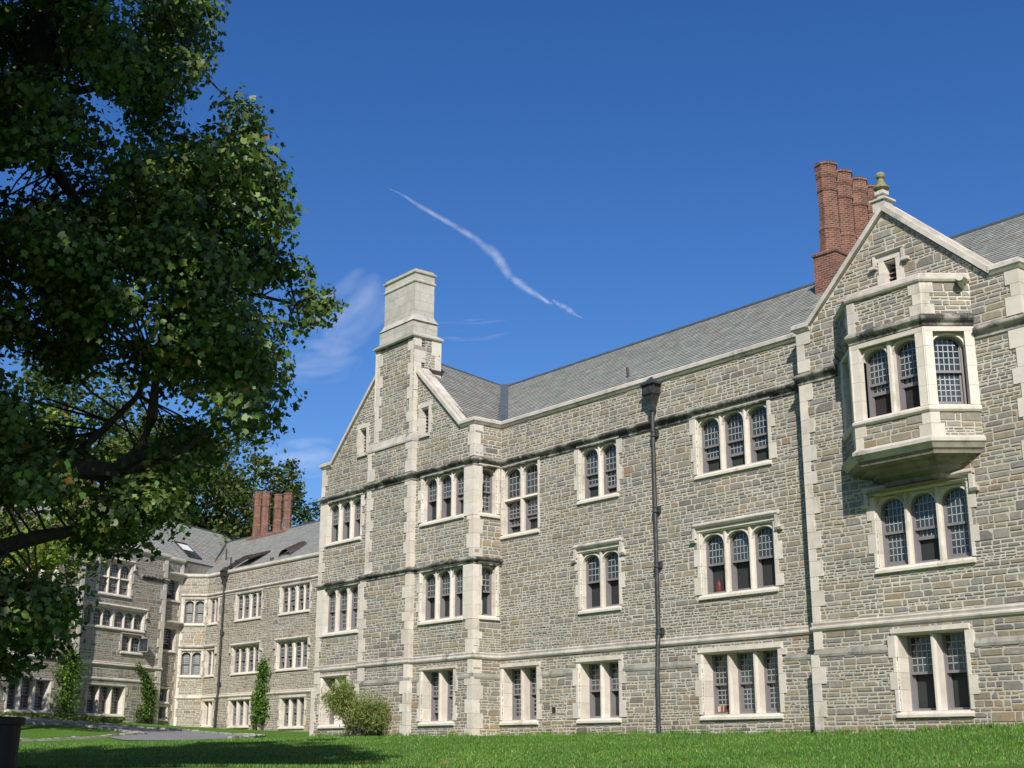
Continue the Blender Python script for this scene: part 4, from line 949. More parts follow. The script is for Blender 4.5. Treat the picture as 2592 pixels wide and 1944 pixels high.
for i, (a, b_, z0, z1) in enumerate(W0C): window(FC0, wC, a, b_, z0, z1, 1, [.5] if i < 2 else [0], i < 2, deep=.30, lintel=.12, cols=5, jw=(.1, .2), rec=.05)
hm = MB()
for z, a, b_ in ((9.98, .25, 2.12), (7.02, .25, 2.12)):
    hm.prisms(FC0, [(0, z-.04), (.22, z), (.30, z+.06), (.30, z+.12), (0, z+.22)], a, b_, 0, lt())
    for k in range(4): hm.prisms(FC0, [(0, z-.30+.06*k), (.07+.045*k, z-.24+.06*k), (.07+.045*k, z-.18+.06*k), (0, z-.18+.06*k)], a+.08, b_-.03, 0, lt())
part(hm, 'hood_mould', m_dirty, wC)
cs = MB()     # casement leaf standing open
Fo = Fr(tuple(FC2(-2.02, -.15, 0))[:2], AC-78)
for a, b_, z0, z1 in ((-.06, 0, 5.1, 5.95), (-.62, -.56, 5.1, 5.95), (-.62, 0, 5.1, 5.16), (-.62, 0, 5.88, 5.95)): cs.box(Fo, -b_, -a, -.02, .02, z0, z1)
cs.face([Fo(.05, 0, 5.15), Fo(.58, 0, 5.15), Fo(.58, 0, 5.9), Fo(.05, 0, 5.9)], 1)
part(cs, 'open_casement', [m_sash, m_glass], wC)
DC = lambda s, d, z: FC2(s, -d, z); KC = .84; zC = lambda d: 11.02+KC*(d-.35)
rc = MB(); slates(rc, [DC(-26, .35, zC(.35)), DC(5.2, .35, zC(.35)), DC(20, 4.2, zC(4.2)), DC(-26, 4.2, zC(4.2))], .22, 1.08)
rc.face([DC(-26, 4.2, zC(4.2)), DC(20, 4.2, zC(4.2)), DC(20, 9, 10), DC(-26, 9, 10)], 1); part(rc, 'roof', [m_slate, m_lead], wC)
rl = MB(); rl.tube([DC(-26, 4.2, zC(4.2)+.03), DC(20, 4.2, zC(4.2)+.03)], .06, 6); part(rl, 'roof_flashing', m_lead, wC)
ck = MB(); ck.box(FC0, 2.12, 5.6, -.06, .0, 9.9, 10.98); part(ck, 'roof_cheek', m_copper, wC)
skylight(wC, DC, 3.0, 4.35, .70, 1.95, zC, blind=True)
b_ = MB(); px_ = DC(-3.2, 3.9, 0); flue(b_, px_.x, px_.y, flueprof(13.6, 17.0, .42), R(11)); part(b_, 'brick_chimney', m_brick, wC)

# ================================================================== plants
nr = np.random.default_rng(5)
TULIP = np.array([(0, -.05), (.30, .02), (.52, .22), (.36, .45), (.40, .85), (0, .66), (-.40, .85), (-.36, .45), (-.52, .22), (-.30, .02)])
OVAL = np.array([(0, 0), (.30, .35), (.22, .75), (0, 1.0), (-.22, .75), (-.30, .35)])
QUAD = np.array([(-.5, 0), (.5, 0), (.35, 1), (-.35, 1)])
def leafmesh(name, cen, size, cols, shape, mat, parent, droop=None, flat=0.0, face=None):
    N, Kp = len(cen), len(shape)
    nrm = nr.normal(size=(N, 3))
    if flat: nrm[:, 2] = np.abs(nrm[:, 2])+flat
    if face is not None: nrm += np.array(face)
    nrm /= np.linalg.norm(nrm, axis=1)[:, None]
    a = nr.normal(size=(N, 3))
    if droop is not None: a = a*0.6+np.array(droop)
    t = a-nrm*(a*nrm).sum(1)[:, None]; t /= np.linalg.norm(t, axis=1)[:, None]; bt = np.cross(nrm, t)
    S = np.asarray(size)[:, None, None] if np.ndim(size) else size
    bend = (np.abs(shape[:, 0])*0.35)[None, :, None]
    V = cen[:, None, :]+S*(bt[:, None, :]*shape[None, :, 0, None]+t[:, None, :]*shape[None, :, 1, None]+nrm[:, None, :]*bend)
    me = bpy.data.meshes.new(name); me.vertices.add(N*Kp); me.vertices.foreach_set('co', V.reshape(-1).astype(np.float32))
    me.loops.add(N*Kp); me.loops.foreach_set('vertex_index', np.arange(N*Kp, dtype=np.int32)); me.polygons.add(N)
    me.polygons.foreach_set('loop_start', np.arange(0, N*Kp, Kp, dtype=np.int32)); me.polygons.foreach_set('loop_total', np.full(N, Kp, dtype=np.int32))
    cc = np.ones((N, 4), np.float32); cc[:, :3] = cols
    at_ = me.attributes.new('tint', 'FLOAT_COLOR', 'CORNER'); at_.data.foreach_set('color', np.repeat(cc, Kp, axis=0).ravel())
    me.materials.append(mat); me.update(calc_edges=True); me.validate()
    o = bpy.data.objects.new(name, me); col.objects.link(o)
    if parent is not None:
        o.parent = parent
        if parent.parent is None: o.matrix_parent_inverse = Matrix.Translation(-parent.location)
    return o
def leafcols(N, base, var=.3, odd=.02, oddc=(.30, .16, .03), pale=.0, palec=(.2, .22, .12)):
    b = np.array(base)[None, :]*(1+var*(nr.random((N, 1))*2-1)); b = b*(1+.15*(nr.random((N, 3))*2-1))
    k = nr.random(N); b[k < odd] = np.array(oddc)*(.7+.6*nr.random((int((k < odd).sum()), 1))); s = (k > 1-pale); b[s] = np.array(palec)*(.7+.6*nr.random((int(s.sum()), 1)))
    return b
def inpoly(x, y, P):
    r = False
    for i in range(len(P)):
        (x1, y1), (x2, y2) = P[i], P[(i+1) % len(P)]
        if (y1 > y) != (y2 > y) and x < (x2-x1)*(y-y1)/(y2-y1)+x1: r = not r
    return r
# --- big tree at the left
tr = random.Random(21)
base = at(-360, 1944, 21.5); base.z = g1(base.x, base.y)
T1 = thing('broadleaf_tree', tuple(base), 'nearest big tree at the left edge, large leaves covering the sky', 'tree')
SIL = [(-700, -330), (300, -330), (500, -260), (545, 40), (515, 150), (530, 210), (480, 300), (560, 330), (620, 225), (655, 250), (670, 340), (700, 400), (745, 450), (740, 540), (720, 640), (790, 660), (820, 740), (825, 800), (780, 850), (700, 860), (735, 930), (725, 1060), (640, 1110), (540, 1180), (470, 1290), (400, 1350), (340, 1400), (250, 1430), (215, 1540), (150, 1610), (60, 1700), (0, 1760), (-200, 1700), (-500, 1500), (-800, 1100), (-950, 600), (-900, 0)]
HOLES = [((120, 1000), 34), ((300, 1090), 52), ((345, 1030), 48), ((130, 440), 16), ((40, 930), 42), ((250, 250), 20), ((680, 760), 18), ((600, 1150), 20)]
clus = []; tries = 0
while len(clus) < 560 and tries < 20000:
    tries += 1; x = tr.uniform(-950, 830); y = tr.uniform(-330, 1760)
    if not inpoly(x, y, SIL): continue
    ok = sum(inpoly(x+dx, y+dy, SIL) for dx, dy in ((78, 0), (-78, 0), (0, 68), (0, -68), (55, 52), (-55, -52), (55, -52), (-55, 52)))
    if ok < 8: continue
    if -300 < x < 215 and 1255 < y < 1500: continue
    if any(math.hypot(x-hx, y-hy) < hr+62 for (hx, hy), hr in HOLES): continue
    if any(math.hypot(x-a, y-b) < (24 if x > -50 else 80) and abs(d-0) < 99 for a, b, d in clus[-40:]): continue
    clus.append((x, y, tr.uniform(18.6, 25.5)))
for x, y in ((630, 262), (655, 330), (600, 330), (640, 370), (680, 450), (720, 500), (710, 600), (480, 30), (525, 20), (530, 90), (500, 160), (420, 60),  (700, 470), (725, 560), (815, 790), (800, 745), (700, 690), (700, 900), (720, 1010), (690, 1080), (520, 60), (505, 120), (540, 5), (560, 380), (640, 1000), (470, 1280), (160, 1640), (60, 1690), (20, 1600), (600, 1060), (620, 600), (560, 480), (480, 200), (770, 820), (765, 690), (420, 1330), (300, 1330), (640, 280), (668, 395), (690, 430), (840, 775), (450, 1240), (400, 1300), (350, 1380), (500, 1200), (560, 1150), (470, 1150), (420, 1180), (380, 1240), (340, 1300), (520, 1110), (140, 1580), (90, 1640), (30, 1700), (100, 1540), (50, 1560), (-20, 1620)):
    clus.append((x-24, y+(12 if y < 500 else -8), -tr.uniform(20.5, 23)))
for _ in range(30): clus.append((tr.uniform(-250, 470), tr.uniform(-1000, -420), tr.uniform(12, 17)))
cen = []; tips = []; cid = []; outw = []
for x, y, d in clus:
    tipc = d < 0; d = abs(d); c = at(x, y, d); vis = x > -130 and y > -120; n = tr.randint(260, 370) if vis else 60; rad = tr.uniform(.20, .27) if tipc else tr.uniform(.26, .40); n = int(n*.45) if tipc else n; tips.append((c, x, y))
    p = nr.normal(size=(n, 3)); p = p/np.linalg.norm(p, axis=1)[:, None]*(nr.random((n, 1))**.45)*rad*1.75+nr.normal(size=(n, 3))*.05; outw.append(p/np.linalg.norm(p, axis=1)[:, None]); p = p*np.array([1.1, 1.1, .72])
    cen.append(p+np.array(c)); cid += [vis]*len(p)
cen = np.concatenate(cen); cid = np.array(cid); outw = np.concatenate(outw)
sz = np.where(cid, nr.uniform(.055, .060, len(cen))+.085*nr.random(len(cen))**1.6, nr.uniform(.26, .40, len(cen)))
leafmesh('leaves', cen, sz, leafcols(len(cen), (.078, .125, .022), .6, .004, (.28, .12, .03), .06, (.15, .18, .06)), TULIP, m_leaf, T1, droop=(0, 0, -.5), face=outw*1.5+np.array([.25, -.2, .35]))
bk = MB()
trunk = [base+Vector((0, 0, -.2)), base+Vector((.05, .05, 2.2)), base+Vector((-.1, .1, 4.5)), at(-250, 700, 21.4), at(-90, 470, 21.3), at(20, 330, 21.2), at(75, 190, 21.2), at(140, 30, 21.2), at(200, -180, 21.3), at(230, -330, 21.5)]
bk.tube(trunk, [.50, .40, .36, .32, .29, .27, .24, .21, .15, .08], 14)
LIMBS = [([base+Vector((-.1, .1, 4.2)), at(-200, 1330, 21.6), at(0, 1228, 21.4), at(70, 1190, 21.3), at(150, 1185, 21.3), at(290, 1195, 21.2), at(350, 1150, 21.1), at(385, 1060, 21), at(400, 900, 21)], [.26, .22, .17, .17, .155, .15, .13, .09, .04]),
         ([base+Vector((0, .05, 2.6)), at(-150, 1450, 21), at(0, 1385, 20.8), at(120, 1355, 20.6), at(230, 1335, 20.4), at(300, 1325, 20.3), at(380, 1350, 20.2)], [.22, .15, .12, .10, .07, .045, .02]),
         ([at(150, 1185, 21.3), at(260, 1090, 21.8), at(350, 1000, 22), at(420, 820, 22.2), at(560, 650, 22.3), at(650, 480, 22.3)], [.07, .06, .05, .045, .03, .015]),
         ([at(20, 330, 21.2), at(60, 400, 21.6), at(110, 390, 22), at(230, 560, 22), at(420, 640, 22), at(620, 740, 22), at(790, 780, 22)], [.12, .11, .12, .07, .06, .04, .015]),
         ([at(75, 190, 21.2), at(200, 230, 21), at(350, 200, 20.8), at(500, 110, 20.7)], [.10, .07, .05, .02]),
         ([at(290, 1195, 21.2), at(430, 1170, 21), at(560, 1060, 20.8), at(700, 990, 20.8)], [.07, .05, .035, .012]),
         ([at(-90, 470, 21.3), at(-300, 350, 22), at(-600, 250, 22)], [.2, .12, .05]), ([at(-250, 700, 21.4), at(-500, 600, 20.5), at(-800, 550, 20)], [.2, .12, .05])]
nodes = []
for pts, rad in LIMBS:
    bk.tube(pts, rad, 9)
    for a, b_ in zip(pts, pts[1:]):
        for k in range(4): nodes.append(a.lerp(b_, k/4))
for a in trunk[3:]: nodes.append(a)
for c, x, y in tips:
    if x < -150 or y < -330: continue
    nn = min(nodes, key=lambda q_: (q_-c).length+(0.6 if q_.z > c.z+1 else 0)); m = nn.lerp(c, .5)+Vector((tr.uniform(-.25, .25), tr.uniform(-.25, .25), tr.uniform(-.1, .3)))
    bk.tube([nn, m, c, c+(c-m)*.35], [.022, .016, .009, .004], 5, cap=False)
o_ = part(bk, 'trunk', m_bark, T1, True)
# --- tall tree behind the viewer, its shade falls on the big tree and the lawn
b2 = Vector((27.2, -35.9, 0)); b2.z = g1(b2.x, b2.y)
T2 = thing('shade_tree', tuple(b2), 'tall leafy tree standing behind and left of the viewer', 'tree')
cen = []
for _ in range(150):
    a = tr.uniform(0, 6.28); r = 4.8*tr.random()**.5; z = tr.uniform(10.5, 27); c = np.array([b2.x+r*math.cos(a), b2.y+r*math.sin(a), b2.z+z]); cen.append(nr.normal(size=(70, 3))*np.array([.75, .75, .45])+c)
for _ in range(48):
    a = tr.uniform(0, 6.28); r = 3.4*tr.random()**.5; c = np.array([24.5+r*.85*math.cos(a), -31.8+r*.85*math.sin(a), tr.uniform(9.0, 16.5)]); cen.append(nr.normal(size=(70, 3))*np.array([.75, .75, .45])+c)
cen = np.concatenate(cen); leafmesh('leaves', cen, nr.uniform(.25, .4, len(cen)), leafcols(len(cen), (.04, .07, .02)), QUAD, m_leaf2, T2)
bk = MB(); bk.tube([b2+Vector((0, 0, -.3)), b2+Vector((.2, 0, 6)), b2+Vector((.1, .3, 13)), b2+Vector((0, 0, 21))], [.5, .38, .26, .08], 12); bk.tube([b2+Vector((.2, 0, 6)), Vector((26, -34, 8.5)), Vector((24.6, -32, 12))], [.25, .15, .06], 8); part(bk, 'trunk', m_bark, T2, True)
# --- other trees
def roundtree(name, c, rx, rz, nclus, per, size, colr, label, group=None, zb=None, odd=.02, holes=.0, oval=OVAL, seed=0):
    c = Vector(c); g = g1(c.x, c.y) if zb is None else zb; t = thing(name, (c.x, c.y, g), label, 'tree', group); rr = random.Random(seed); L = []
    bk = MB(); bk.tube([(c.x, c.y, g-.3), (c.x+.2, c.y, g+(c.z-g)*.5), (c.x, c.y+.1, c.z), (c.x, c.y, c.z+rz*.6)], [rx*.07, rx*.055, rx*.04, .03], 8)
    for i in range(nclus):
        while True:
            p = Vector((rr.uniform(-1, 1), rr.uniform(-1, 1), rr.uniform(-1, 1)))
            if .35 < p.length < 1: break
        q_ = Vector((c.x+p.x*rx, c.y+p.y*rx, c.z+p.z*rz)); L.append(nr.normal(size=(per, 3))*np.array([1, 1, .65])*rx*.13+np.array(q_))
        if i % 3 == 0: bk.tube([(c.x, c.y, c.z-rz*.3+p.z*rz*.3), tuple(c.lerp(q_, .6)), tuple(q_)], [rx*.022, rx*.012, .01], 5, cap=False)
    L = np.concatenate(L); leafmesh('crown', L, nr.uniform(.7, 1.3, len(L))*size, leafcols(len(L), colr, .4, odd, (.25, .18, .03)), oval, m_leaf2, t, flat=.3); part(bk, 'trunk', m_bark, t, True); return t
roundtree('green_tree', at(20, 1290, 60), 4.3, 4.3, 60, 170, .24, (.13, .19, .026), 'sunlit yellow-green tree behind the dark lower boughs at the left edge', seed=1, odd=.05)
roundtree('green_tree', at(560, 1300, 98), 5.0, 6.5, 66, 170, .34, (.065, .095, .022), 'green tree rising behind the brick chimneys of the lower wing', 'trees behind the roofs', seed=2, odd=.05)
roundtree('green_tree', at(430, 1300, 104), 6.5, 7.5, 70, 160, .36, (.065, .095, .022), 'broad green tree behind the slate ridge, left of the far brick chimneys', 'trees behind the roofs', seed=3, odd=.06)
roundtree('green_tree', at(690, 1248, 112), 2.6, 3.4, 24, 130, .30, (.06, .09, .022), 'leafy tree top poking over the brick chimneys against blue sky', 'trees behind the roofs', seed=4, odd=.05)
roundtree('green_tree', at(800, 1400, 112), 4.4, 4.6, 50, 160, .34, (.042, .075, .022), 'dark rounded tree between the brick chimneys and the gabled end', 'trees behind the roofs', seed=5, odd=.03)
roundtree('green_tree', at(160, 1180, 120), 9, 10, 70, 150, .5, (.05, .08, .02), 'large tree behind the left wing, seen through gaps in the near leaves', 'trees behind the roofs', seed=6)
# --- climbing plants
def vine(F, blobs, stems, colr, label, seed, out=.22, bright=None, size=.13, vw=1.0):
    v = F(blobs[-1][0], 0, 0); g = g1(v.x, v.y); t = thing('climbing_plant', (v.x, v.y, g), label, 'climbing plant', 'climbing plants on the walls'); L = []; C_ = []
    for s, z, rs, rz, n in blobs:
        p = nr.normal(size=(n, 3)); p = p[np.linalg.norm(p, axis=1) < 2.2]
        for a in p: w = F(s+a[0]*rs*.5*vw, .06+abs(a[1])*out, z+a[2]*rz*.5); L.append(tuple(w))
    L = np.array(L); leafmesh('foliage', L, nr.uniform(.7, 1.3, len(L))*size, leafcols(len(L), colr, .4, .04, (.16, .20, .02), .12, bright or (.12, .2, .02)), OVAL, m_leaf2, t, droop=(0, 0, -1), face=(F.n.x*1.2, F.n.y*1.2, .5))
    mb = MB()
    for st_ in stems: mb.tube([F(s, .08, z) for s, z in st_], [.04]*(len(st_)-1)+[.01], 6)
    part(mb, 'stem', m_bark, t, True)
vine(FB, [(-3.35, 4.25, .55, .55, 260), (-3.2, 3.9, .75, .5, 280), (-3.5, 3.45, .5, .4, 160), (-3.35, 3.0, .75, .45, 240), (-3.6, 2.5, .95, .55, 380), (-3.45, 2.0, 1.05, .55, 420), (-3.5, 1.6, .9, .5, 260), (-3.9, 1.2, .45, .4, 90), (-3.0, 1.4, .5, .3, 70)],
     [[(-3.3, .5), (-3.35, 1.3), (-3.4, 2.2)], [(-3.15, .5), (-3.25, 1.4), (-3.2, 2.4)], [(-4.0, .5), (-3.9, 1.3), (-3.7, 2.2)]], (.06, .13, .016), 'dense dark green climber between two windows of the lower wing, pale stem at its foot', 1)
vine(FC1, [(-8.95, 4.5, .5, .4, 260), (-8.9, 4.2, .75, .4, 320), (-8.9, 3.7, 1.0, .45, 420), (-8.95, 3.3, .7, .4, 260), (-8.8, 2.9, .6, .4, 220), (-8.9, 2.5, .6, .4, 240), (-8.9, 2.1, .8, .45, 360), (-8.8, 1.7, .6, .35, 200)],
     [[(-8.8, 1.0), (-8.8, 2.0), (-8.9, 3.4)]], (.07, .15, .016), 'bright yellow-green climber on the far left wing, leftmost of the climbing plants', 2, bright=(.17, .28, .02), vw=1.5)
vine(FC2, [(-2.3, 4.35, .25, .25, 60), (-2.05, 4.15, .3, .25, 70), (-1.75, 3.9, .35, .3, 120), (-1.4, 3.6, .45, .35, 180), (-1.35, 3.2, .5, .4, 240), (-1.25, 2.8, .5, .4, 200), (-1.15, 2.4, .5, .4, 180), (-1.35, 1.9, .75, .4, 260), (-1.5, 1.5, .85, .4, 300), (-.7, 1.9, .3, .5, 50), (-.55, 2.8, .25, .6, 40)],
     [[(-.9, 1.0), (-1.0, 2.0), (-1.2, 3.2), (-1.9, 4.2)], [(-.6, 1.0), (-.5, 2.2), (-.5, 3.2)]], (.055, .10, .018), 'straggly climber with bare stems beside the drain corner of the left wing', 3, vw=1.15)
# --- feathery shrub before the gabled end
sb = at(900, 1862, 49.6); sb.z = g1(sb.x, sb.y)
SH = thing('feathery_shrub', tuple(sb), 'feathery yellow-green shrub growing at the foot of the gabled end', 'shrub')
u_ = Vector((RT[0], RT[1], 0)).normalized(); L = []; szs = []; bk = MB(); cl_ = []
for k in range(36):
    a = tr.uniform(-.85, .95); hgt = max(.7, (2.35-2.4*abs(a+.25)) if a < .25 else 1.35-1.0*abs(a-.6))*tr.uniform(.4, 1.0); tip = sb+u_*(a*1.42)+Vector((tr.uniform(-.5, .3), tr.uniform(-.5, .5), hgt)); st0 = sb+u_*a*.3; mid = st0.lerp(tip, .55)+Vector((0, 0, hgt*.15))
    bk.tube([st0+Vector((0, 0, -.1)), mid, tip], [.022, .013, .004], 5, cap=False)
    for t_, n, r_ in ((.5, 70, .15), (.75, 150, .18), (1.0, 210, .18)):
        c = st0.lerp(mid, t_*2) if t_ < .5 else mid.lerp(tip, (t_-.5)*2); L.append(nr.normal(size=(n, 3))*r_+np.array(c)); cl_.append(np.full(n, .3+.7*min(1, max(0, (c.z-sb.z)/1.3))))
L = np.concatenate(L); cl_ = np.concatenate(cl_)[:, None]
base_c = leafcols(len(L), (.18, .22, .055), .35, .03, (.24, .14, .06), .2, (.26, .28, .12))*(cl_*.0+1)
k_ = (cl_[:, 0] < .55) & (nr.random(len(L)) < .7); base_c[k_] = leafcols(int(k_.sum()), (.055, .05, .03), .4)
NEEDLE = np.array([(-.09, 0), (.09, 0), (.05, 1), (-.05, 1)])
leafmesh('foliage', L, nr.uniform(.07, .15, len(L)), base_c, NEEDLE, m_leaf2, SH, droop=(0, 0, -.5)); part(bk, 'stems', m_bark, SH)
# --- ground cover bed in front of the left wing
gcv = []
for _ in range(1800):
    s = tr.uniform(-19, -4.4); o = tr.uniform(.9, 1.0+1.5*min(1, (-4.4-s)/3)); v = FC2(s, o, 0); gcv.append((v.x, v.y, g1(v.x, v.y)+tr.uniform(0, .15)))
gcv = np.array(gcv); tag(leafmesh('ground_cover', gcv, nr.uniform(.12, .22, len(gcv)), leafcols(len(gcv), (.09, .145, .02), .4), OVAL, m_leaf2, None, flat=1), kind='stuff')
# --- grass blades on the near lawn
N = 130000
ang = YAW+np.arctan((nr.random(N)*2700-50-1296)/FPX*1.0); dist = 22.5+(nr.random(N)**1.25)*30
gxx = CAM[0]+dist*np.sin(ang)/np.cos(ang-YAW)*np.cos(ang-YAW); gyy = CAM[1]+dist*np.cos(ang)
wy = np.where(gxx < GX0, 4.0, np.where(gxx < 0, -1.35, np.where(gxx < 14, -.1, -.6)))
ok = (gyy < wy) & ~((gxx < -9.5) & (gyy > -18+(-9.5-gxx)*.0+(gxx+9.5)*-.0+ (gxx > -99)*0) & (gxx < -11.5))
gxx, gyy = gxx[ok], gyy[ok]; foot = []
for x0, x1, yw in ((-6.9, -3.6, -1.50), (-10.4, -6.95, -1.32), (-3.5, 0, -1.32), (.1, 14, -.10), (14, 20.8, -.60), (20.9, 26, -.05)):
    x = x0
    while x < x1:
        n = tr.randint(6, 60) if tr.random() < .7 else 0; foot += [(x+tr.gauss(0, .12), yw-abs(tr.gauss(0, .06))) for _ in range(n)]; x += tr.uniform(.1, .35)
foot = np.array(foot); nf = len(foot); gxx = np.concatenate([gxx, foot[:, 0]]); gyy = np.concatenate([gyy, foot[:, 1]]); N = len(gxx)
gzz = np.concatenate([gz(gxx[i:i+20000], gyy[i:i+20000]) for i in range(0, N, 20000)])
BL = np.array([(-.5, 0), (.5, 0), (.15, 1)]); h_ = nr.uniform(.035, .075, N); h_[-nf:] = nr.uniform(.06, .20, nf); cenb = np.stack([gxx, gyy, gzz-.005], 1)
th = nr.random(N)*math.pi; dx, dy = np.cos(th)*.011, np.sin(th)*.011; lx, ly = nr.normal(size=N)*.02, nr.normal(size=N)*.02
V = np.stack([np.stack([gxx-dx, gyy-dy, gzz], 1), np.stack([gxx+dx, gyy+dy, gzz], 1), np.stack([gxx+lx, gyy+ly, gzz+h_], 1)], 1)
me = bpy.data.meshes.new('grass'); me.vertices.add(N*3); me.vertices.foreach_set('co', V.reshape(-1).astype(np.float32)); me.loops.add(N*3); me.loops.foreach_set('vertex_index', np.arange(N*3, dtype=np.int32))
me.polygons.add(N); me.polygons.foreach_set('loop_start', np.arange(0, N*3, 3, dtype=np.int32)); me.polygons.foreach_set('loop_total', np.full(N, 3, dtype=np.int32))
cc = np.ones((N, 4), np.float32); pt_ = np.sin(gxx*.9+1.7*np.sin(gyy*.6))*np.sin(gyy*.8+1.3*np.sin(gxx*.5))+.6*np.sin(gxx*2.7+gyy*1.9)*np.sin(gyy*3.1-gxx)
cc[:, :3] = leafcols(N, (.075, .160, .024), .45, .035, (.22, .21, .08))*(1+.22*pt_[:, None]*np.array([1.0, .6, .6])); a_ = me.attributes.new('tint', 'FLOAT_COLOR', 'CORNER'); a_.data.foreach_set('color', np.repeat(cc, 3, axis=0).ravel())
me.materials.append(m_blade); me.update(calc_edges=True); go = bpy.data.objects.new('grass', me); col.objects.link(go); tag(go, kind='stuff')

# ================================================================== small things
bc = at(-14, 1830, 21.4); bz = g1(bc.x, bc.y)
BN = thing('litter_bin', (bc.x, bc.y, bz), 'dark litter bin with a thick rim at the left edge', 'bin')
tb = at(-14, 1815, 21.4).z
b_ = MB(); b_.lathe((bc.x, bc.y, 0), [(.365, bz-.02), (.368, bz+.04), (.38, tb-.14), (.38, tb-.10)], 20); part(b_, 'body', m_bin, BN, True)
b_ = MB(); b_.lathe((bc.x, bc.y, 0), [(.37, tb-.12), (.43, tb-.11), (.435, tb-.02), (.42, tb), (.30, tb), (.28, tb-.08)], 24); part(b_, 'rim', m_bin, BN)
pd = [((1212, 1926), 26, (.32, .20, .09), 'curled tan fallen leaf lowest on the lawn, right of the tan one'), ((1120, 1921), 27, (.30, .17, .08), 'tan fallen leaf on the lawn left of the middle'), ((1587, 1921), 27, (.07, .035, .02), 'darkest brown fallen leaf on the lawn, left of the drainpipe foot'),
      ((1698, 1915), 28, (.09, .05, .03), 'brown fallen leaf on the lawn just right of the drainpipe'), ((1740, 1916), 28, (.36, .24, .11), 'pale fallen leaf on the lawn right of the drainpipe, rightmost of all'), ((905, 1920), 27, (.40, .25, .12), 'orange fallen leaf on the lawn in front of the shrub')]
for (px, py), D_, c, lab in pd:
    v = at(px, 1926 if py > 1924 else py, D_); v.z = g1(v.x, v.y)+.05
    o = leafmesh('fallen_leaf', np.array([tuple(v)]), np.array([.17]), np.array([c]), TULIP, m_leaf2, None, flat=1.5); tag(o, lab, 'leaf', 'fallen leaves on the lawn')
def small(mb, name, mat, label, cat, smooth=False): return tag(mb.build(name, mat, None, smooth), label, cat)
m_red = plain('red_plastic', (.13, .015, .015), .4, 0, .05); m_tan = plain('paper', (.5, .45, .36), .8, 0, .2)
v = FM(9.95, -.31, 0); b_ = MB(); b_.lathe((v.x, v.y, 0), [(.085, 4.03), (.09, 4.06), (.085, 4.2), (.05, 4.28), (.022, 4.34), (.022, 4.40)], 10); small(b_, 'bottle', m_red, 'red bottle standing inside the left light of a second-floor window', 'bottle', True)
b_ = MB(); x = 9.72
for k, c in enumerate(((.5, .45, .36), (.4, .3, .2), (.20, .03, .03), (.3, .28, .24), (.16, .03, .03))): b_.box(FM, x, x+.05, -.36, -.31, .60, .60+.16+.02*(k % 2), 0, c); x += .06
m_bk, nt, bb = newmat('book_covers'); nt.links.new(tint(nt), bb.inputs['Base Color']); small(b_, 'books', m_bk, 'row of books on the sill inside a ground-floor three-light window', 'books')
b_ = MB(); b_.box(FM, 10.93, 11.03, -.31, -.305, 5.12, 5.23); small(b_, 'window_sticker', m_white, 'white square sticker on the middle light of a second-floor window', 'sticker')
b_ = MB(); v = FG(-2.75, -.40, 4.55); b_.tube([v+Vector((.13*math.cos(a*math.pi/8), 0, .13*math.sin(a*math.pi/8))) for a in range(17)], .012, 5); b_.tube([v+Vector((0, 0, 0)), v+Vector((0, .05, 0))], .04, 8); b_.tube([v+Vector((0, .02, -.13)), v+Vector((0, .02, -.44))], .015, 5); small(b_, 'desk_fan', m_white, 'round desk fan inside the left light of a second-floor gable window', 'fan')
b_ = MB(); b_.box(FG, -1.98, -1.78, -.45, -.41, 4.14, 4.46); small(b_, 'paper_bag', m_tan, 'pale paper bag on the sill inside the middle light of a second-floor gable window', 'bag')

# ================================================================== clouds
def cloudmat(name, alpha, nsc, lo, hi, streak=(1, 1, 1)):
    m = bpy.data.materials.new(name); m.use_nodes = True; nt = m.node_tree; nt.nodes.clear(); out = nt.nodes.new('ShaderNodeOutputMaterial')
    tr_ = nt.nodes.new('ShaderNodeBsdfTransparent'); df = nt.nodes.new('ShaderNodeBsdfDiffuse'); df.inputs[0].default_value = (.95, .95, .95, 1)
    lw = nt.nodes.new('ShaderNodeLayerWeight'); lw.inputs[0].default_value = .5
    inv = nt.nodes.new('ShaderNodeMath'); inv.operation = 'SUBTRACT'; inv.inputs[0].default_value = 1; nt.links.new(lw.outputs['Facing'], inv.inputs[1])
    pw = nt.nodes.new('ShaderNodeMath'); pw.operation = 'POWER'; pw.inputs[1].default_value = 3.2; nt.links.new(inv.outputs[0], pw.inputs[0])
    tc = nt.nodes.new('ShaderNodeTexCoord'); mp = nt.nodes.new('ShaderNodeMapping'); mp.inputs['Scale'].default_value = streak; nt.links.new(tc.outputs['Object'], mp.inputs[0])
    n = noise(nt, nsc, 8, .62, mp.outputs[0]); r = ramp(nt, n, [(lo, (0, 0, 0)), (hi, (1, 1, 1))])
    mu = nt.nodes.new('ShaderNodeMath'); mu.operation = 'MULTIPLY'; nt.links.new(pw.outputs[0], mu.inputs[0]); nt.links.new(r, mu.inputs[1])
    m2 = nt.nodes.new('ShaderNodeMath'); m2.operation = 'MULTIPLY'; nt.links.new(mu.outputs[0], m2.inputs[0]); m2.inputs[1].default_value = alpha
    ms = nt.nodes.new('ShaderNodeMixShader'); nt.links.new(m2.outputs[0], ms.inputs[0]); nt.links.new(tr_.outputs[0], ms.inputs[1]); nt.links.new(df.outputs[0], ms.inputs[2]); nt.links.new(ms.outputs[0], out.inputs[0]); return m
DC_ = 12000
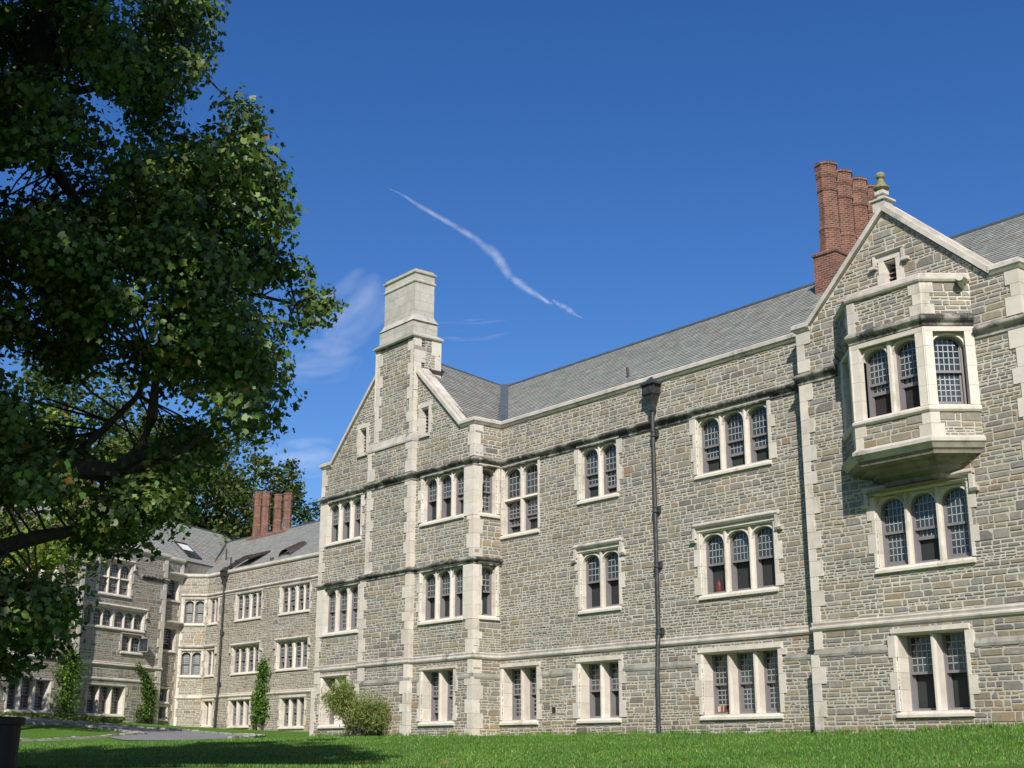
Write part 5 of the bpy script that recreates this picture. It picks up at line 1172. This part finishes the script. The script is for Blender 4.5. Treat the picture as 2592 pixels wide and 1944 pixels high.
def cloudtube(pts, name, mat, flat=1.0):
    P = [at(x, y, DC_) for x, y, _ in pts]; rr = [w*.75/FPX*DC_ for _, _, w in pts]
    Q = []; W = []
    for i in range(len(P)-1):
        for k in range(6): Q.append(P[i].lerp(P[i+1], k/6)+Vector((0, 0, 14*mnoise.noise(Vector((i+k/6, 0, 3)))))); W.append((rr[i]+(rr[i+1]-rr[i])*k/6)*(1+.25*mnoise.noise(Vector((i*2+k/3, 5, 0)))))
    Q.append(P[-1]); W.append(rr[-1]); mb = MB(); mb.tube(Q, W, 20, cap=False); return mb.build(name, mat, None, True)
mc = cloudmat('contrail_vapour', .20, .006, .28, .75)
c1 = cloudtube([(985, 478, 2), (1030, 500, 7), (1060, 520, 10), (1130, 560, 12), (1200, 603, 16), (1250, 640, 22), (1268, 665, 25), (1290, 700, 19), (1340, 735, 16), (1385, 764, 9), (1398, 770, 2)], 'contrail', mc)
tag(c1, 'thin white crooked contrail slanting down across the blue sky', 'cloud')
c2 = cloudtube([(1396, 760, 2), (1410, 766, 12), (1440, 785, 13), (1462, 800, 5), (1475, 806, 1)], 'cloud_wisp', cloudmat('wisp_vapour', .2, .008, .35, .7)); tag(c2, 'small detached white wisp at the lower end of the contrail', 'cloud')
def cirrus(px, py, rx, ry, rot, alpha, name, label, lo=.25, hi=.85):
    bpy_m = bpy.data.meshes.new(name); import bmesh; bm = bmesh.new(); bmesh.ops.create_icosphere(bm, subdivisions=5, radius=1.0)
    for v in bm.verts: k = 1+.25*mnoise.noise(v.co*1.5); v.co = v.co*k
    bm.to_mesh(bpy_m); bm.free(); bpy_m.polygons.foreach_set('use_smooth', [True]*len(bpy_m.polygons)); bpy_m.materials.append(cloudmat(name+'_vapour', alpha, .9, lo, hi, (1.0, 1.0, 1.8)))
    o = bpy.data.objects.new(name, bpy_m); col.objects.link(o); o.location = at(px, py, DC_*1.05); o.scale = (rx/FPX*DC_, rx/FPX*DC_*.5, ry/FPX*DC_); o.rotation_euler = (0, rot, -YAW*0+math.atan2(RT[1], RT[0])); tag(o, label, 'cloud', 'thin clouds')
cirrus(900, 780, 150, 95, R(-50), .13, 'cirrus_cloud', 'hazy cloud patch between the big tree and the pale chimney, upper of two')
cirrus(800, 915, 150, 65, R(-8), .12, 'cirrus_cloud', 'faint hazy cloud patch right of the big tree, the lower one')
cirrus(1190, 836, 150, 22, R(-4), .08, 'cirrus_cloud', 'faint flat streak of cloud just right of the pale chimney')
cirrus(760, 1160, 130, 60, R(-6), .16, 'cirrus_cloud', 'faint low cloud veil above the far trees, left of the gabled end')
